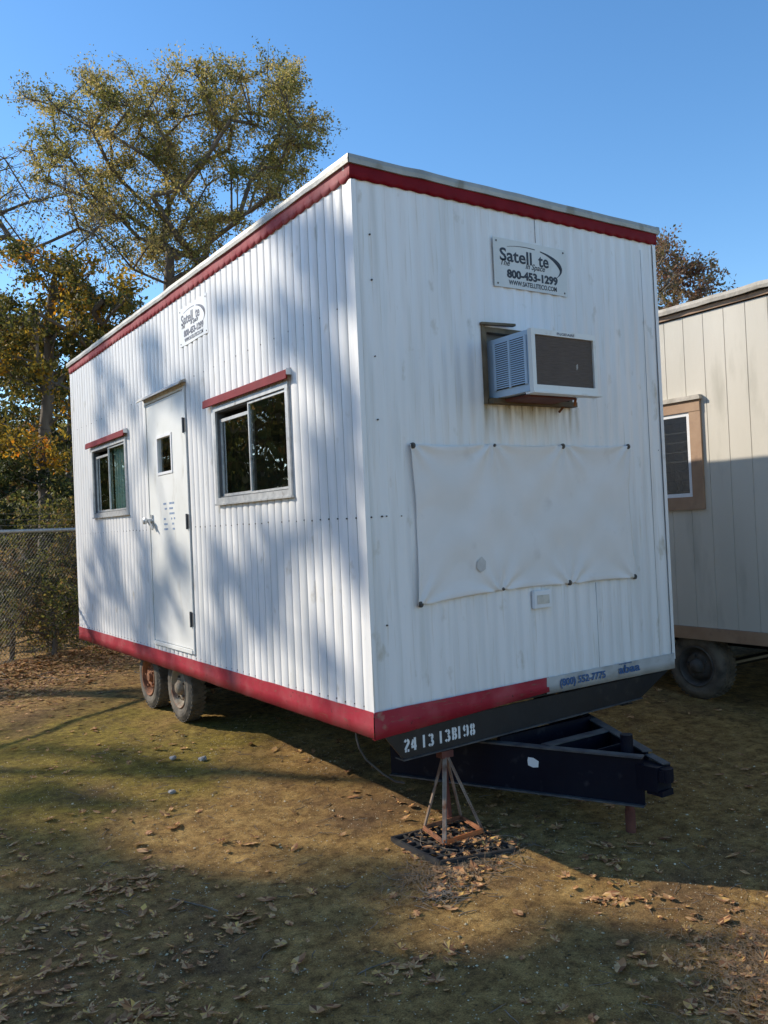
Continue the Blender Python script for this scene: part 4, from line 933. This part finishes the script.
for (px, py, rad, tr_, n) in [(30, 900, .35, 2, 4), (110, 910, .35, 2, 4), (190, 930, .35, 2, 5), (270, 950, .35, 3, 5), (350, 975, .3, 3, 5), (60, 990, .3, 2, 5), (150, 1000, .3, 2, 5), (250, 1010, .3, 3, 5), (420, 1000, .28, 3, 3), (20, 850, .35, 2, 4), (60, 800, .35, 2, 4), (30, 760, .4, 2, 3),
       (280, 880, .28, 3, 4), (340, 905, .25, 3, 4), (200, 880, .3, 3, 3), (130, 860, .28, 2, 4), (350, 860, .22, 3, 2), (150, 775, .28, 2, 3), (20, 705, .3, 2, 3), (70, 703, .3, 2, 3), (118, 701, .3, 2, 3), (90, 880, .3, 2, 4), (150, 890, .3, 2, 4), (40, 860, .3, 2, 3), (100, 960, .3, 2, 4), (180, 960, .3, 2, 3), (300, 910, .25, 3, 3), (240, 900, .25, 3, 3), (400, 950, .22, 3, 3), (440, 1010, .25, 3, 3), (130, 700, .3, 2, 2), (540, 930, .2, 3, 3), (600, 960, .22, 3, 3), (640, 920, .2, 3, 3), (520, 1000, .25, 3, 3), (620, 1010, .2, 3, 2), (700, 960, .18, 3, 1), (-60, 850, .6, 2, 5), (-100, 700, .6, 2, 5), (80, 950, .3, 2, 3), (10, 940, .3, 2, 4), (220, 970, .3, 3, 4)]:
    shade(px, py, rad, GP, 23+tr_*.8, tr_, n)
sl_ = ['broad olive tree out of frame, its shadow dappling the far half of the long wall', 'broad olive tree out of frame, its shadow dappling the near half of the long wall', 'broad olive tree out of frame, shading the moss left of the trailer', 'broad olive tree out of frame, shading the bare dirt nearest the camera']
for k, c_ in SHADE.items():
    cen = np.mean([q_[0] for q_ in c_], 0); zt = cen[2]; bs = np.array([cen[0]-.6, cen[1]+.5, float(ground_z(cen[0], cen[1]))])
    make_tree('shade_tree', sl_[k], bs, [bs, bs+np.array([.1, 0, zt*.35]), bs+np.array([.3, -.2, zt*.72])], c_, LG, BARK, 170, .10, .010, 800+k, group='trees on the sunny side of the lot', rmax=.2)
# --- far wood closing the view
r = np.random.default_rng(77); n = 90000; az = R(-150)+np.where(r.random(n) < .65, r.uniform(.3, .66, n), r.uniform(0, 1, n))*R(260); dist = r.uniform(34, 48, n)
hh = 6.0+2.6*np.clip((R(2)-az)/R(10), 0, 1)*(az > R(-100))+1.6*np.sin(az*9)+1.0*np.sin(az*23+1); zf = r.uniform(0, 1, n)**.8*hh
Cw = np.stack([dist*np.sin(az), dist*np.cos(az), zf], 1)
wo = leaf_mesh('distant_woods', Cw, .55, LS, None, r.uniform(0, 1, n), seed=78, kind='stuff'); wo['label'] = 'dark mixed wood closing the view beyond the lot'
# ================================================================== LITTER
LL = leafmat('dead_leaves', [(.14, .055, .025), (.28, .12, .05), (.44, .21, .085), (.60, .37, .17), (.32, .15, .07), (.74, .46, .12)], .12, .85)
def litter(name, pts, size, m, seed, tint=None, lift=.004, aspect=.6, lobed=True, label=None):
    """curled leaf shapes lying on the ground"""
    r = np.random.default_rng(seed); V = []; Fa = []; TI = []
    oak = [(0, -.5), (.10, -.30), (.26, -.22), (.13, -.06), (.36, .06), (.16, .16), (.24, .34), (.06, .36), (0, .5), (-.06, .36), (-.22, .32), (-.15, .16), (-.34, .08), (-.13, -.04), (-.24, -.2), (-.1, -.32)]
    ov = [(0, -.5), (.18, -.25), (.24, .02), (.14, .30), (0, .5), (-.14, .30), (-.24, .02), (-.18, -.25)]
    for i, (x, y) in enumerate(pts):
        sh = oak if (lobed and r.random() < .5) else ov; s = size*r.choice([.4, .7, 1.1, 1.6], p=[.25, .28, .30, .17])*r.uniform(.8, 1.2); a = r.uniform(0, 6.28); ca, sa_ = math.cos(a), math.sin(a); curl = r.uniform(-.5, 1.5); tilt = r.normal(0, .17, 2)
        z0 = float(ground_z(x, y))+lift; bi = len(V); V.append((x, y, z0+s*.02+abs(tilt).sum()*s*.25))
        for (u, v) in sh:
            u *= r.uniform(.85, 1.15)
            zz = s*(curl*(u*u)*1.1+curl*.5*(v*v)+tilt[0]*u+tilt[1]*v)+abs(tilt).sum()*s*.25
            V.append((x+s*(u*ca-v*sa_), y+s*(u*sa_+v*ca), z0+max(0, zz)))
        n_ = len(sh); 
        for k in range(n_): Fa.append((bi, bi+1+k, bi+1+(k+1) % n_)); TI.append(r.uniform() if tint is None else tint(r))
    me = bpy.data.meshes.new(name); me.from_pydata(V, [], Fa); me.materials.append(m); at_ = me.attributes.new('tint', 'FLOAT', 'FACE')
    TI2 = np.array(TI); at_.data.foreach_set('value', TI2.astype(np.float32)); return link(name, me, None, kind='stuff', label=label or name)
r = np.random.default_rng(5); pts = []
def scat(n, fx, fy, keep=lambda x, y: True):
    k = 0
    while k < n:
        x, y = fx(), fy()
        if keep(x, y): pts.append((x, y)); k += 1
def nz(x, y): return .5+.5*math.sin(2.3*x+1.1*y)*math.sin(1.7*y-.9*x+2)
scat(5200, lambda: r.uniform(-4, 3.4), lambda: 0, lambda x, y: True) if False else None
for _ in range(17000):       # bank along the fence
    x = r.uniform(-3.5, 3.5); d = abs(r.normal(0, .9)); y = 7.75+.7*x-d*1.1+.15
    if y > 3.0: pts.append((x, y))
for _ in range(2400):
    x, y = r.uniform(-4, 1.0), r.uniform(-3, 6)
    if nz(x, y) > r.uniform(.2, 1.0): pts.append((x, y))
for _ in range(500): pts.append((r.normal(-1.7, .5), r.normal(-.1, .45)))
for cx_, cy_, n_ in ((.2, -.48, 60), (.0, -.55, 45), (-.9, -.2, 50), (-1.2, .5, 60), (.9, -.8, 25), (.55, -1.1, 25), (-.5, -1.0, 40), (-1.5, -.7, 60)):
    for _ in range(n_): pts.append((r.normal(cx_, .11), r.normal(cy_, .07)))
for _ in range(330): pts.append((r.normal(.55, .28), r.normal(-1.98, .28)))
for _ in range(600): pts.append((r.uniform(.5, 4.2), r.uniform(-3, 3)))
for _ in range(160): pts.append((r.normal(.39, .15), r.normal(-.13, .15)))
litter('fallen_leaves', pts, .052, LL, 9, label='curled brown and tan leaves scattered over the lot and banked at the fence')
r = np.random.default_rng(91)
litter('leaf_debris', [(r.uniform(.17, .60), r.uniform(-.38, .08)) for _ in range(85)], .036, LL, 92, lift=.030, label='curled leaves and chips caught on the plastic grid pad')
# twigs, pine straw, gravel
b = MB(); r = np.random.default_rng(15)
def twig(x, y, ln, rd, lift=0):
    a = r.uniform(0, 6.28); z = float(ground_z(x, y))+rd+lift; pts_ = []
    for i in range(4): pts_.append((x+ln*(i/3-.5)*math.cos(a)+r.normal(0, ln*.03), y+ln*(i/3-.5)*math.sin(a)+r.normal(0, ln*.03), z+abs(r.normal(0, ln*.03))))
    b.tube(pts_, [rd, rd, rd*.8, rd*.4], 4)
for _ in range(900): twig(r.uniform(-3.5, 1.5), r.uniform(-2.6, 4), r.uniform(.02, .12), r.uniform(.0008, .0022))
for _ in range(150): twig(r.normal(.25, .18), r.normal(-.40, .10), r.uniform(.04, .15), .0016, .006)
for _ in range(60): twig(r.normal(-.02, .06), r.normal(-.58, .05), r.uniform(.04, .12), .002, .01)
for _ in range(30): twig(r.uniform(.2, .6), r.uniform(-.38, .08), r.uniform(.05, .14), .0022, .03)
for _ in range(200): twig(r.uniform(-3, 2.5), 7.5+r.normal(0, .9), r.uniform(.1, .5), r.uniform(.002, .006))
twig(-1.0, .1, .3, .004); twig(-.62, -.9, .2, .0025)
o = b.build('twigs', mat('dead_twig', (.12, .09, .06), (.24, .19, .14), 20, .9), None); o['kind'] = 'stuff'; o['label'] = 'dead twigs lying on the dirt'
b = MB()
for _ in range(3200):
    x, y = r.normal(.62, .25), r.normal(-2.02, .22)
    if r.random() < .25: x, y = r.normal(.18, .2), r.normal(-.38, .10)
    a = r.normal(.6, .7); ln = r.uniform(.05, .14); z = float(ground_z(x, y))+.002; up = abs(r.normal(0, .012)); rd = .0008
    b.tube([(x, y, z), (x+ln*.5*math.cos(a), y+ln*.5*math.sin(a), z+up+.003), (x+ln*math.cos(a+.2), y+ln*math.sin(a+.2), z+up*.4)], rd, 3, caps=False)
o = b.build('pine_straw', mat('pine_needles', (.20, .12, .06), (.36, .24, .13), 30, .8), None); o['kind'] = 'stuff'; o['label'] = 'brown pine straw in the near right corner of the lot'
# gravel grains
n = 30000; gxp = r.uniform(-2.8, 2.6, n)+r.normal(0, .4, n); gyp = r.uniform(-3.0, 3.0, n); rr_ = r.uniform(.001, .0042, n)*np.where(r.random(n) < .04, 2.2, 1)
V = []; Fa = []; ti = []
oct_v = np.array([(1, 0, 0), (-1, 0, 0), (0, 1, 0), (0, -1, 0), (0, 0, 1), (0, 0, -1)], float); oct_f = [(0, 2, 4), (2, 1, 4), (1, 3, 4), (3, 0, 4), (2, 0, 5), (1, 2, 5), (3, 1, 5), (0, 3, 5)]
gz_ = ground_z(gxp, gyp)
for i in range(n):
    s = rr_[i]*r.uniform(.6, 1.3, 3); a = r.uniform(0, 6.28); c_, s_2 = math.cos(a), math.sin(a); q_ = oct_v*s*np.array([1, 1, .7]); bi = len(V)
    for p in q_: V.append((gxp[i]+p[0]*c_-p[1]*s_2, gyp[i]+p[0]*s_2+p[1]*c_, gz_[i]+p[2]+rr_[i]*.35))
    Fa += [tuple(bi+k for k in f) for f in oct_f]; ti += [r.uniform()]*8
me = bpy.data.meshes.new('gravel'); me.from_pydata(V, [], Fa); me.materials.append(leafmat('gravel_grains', [(.14, .11, .07), (.32, .24, .13), (.55, .44, .27), (.72, .62, .42)], 0, .9))
me.attributes.new('tint', 'FLOAT', 'FACE').data.foreach_set('value', np.array(ti, np.float32)); link('gravel', me, None, kind='stuff', label='small pale gravel grains pressed into the dirt')
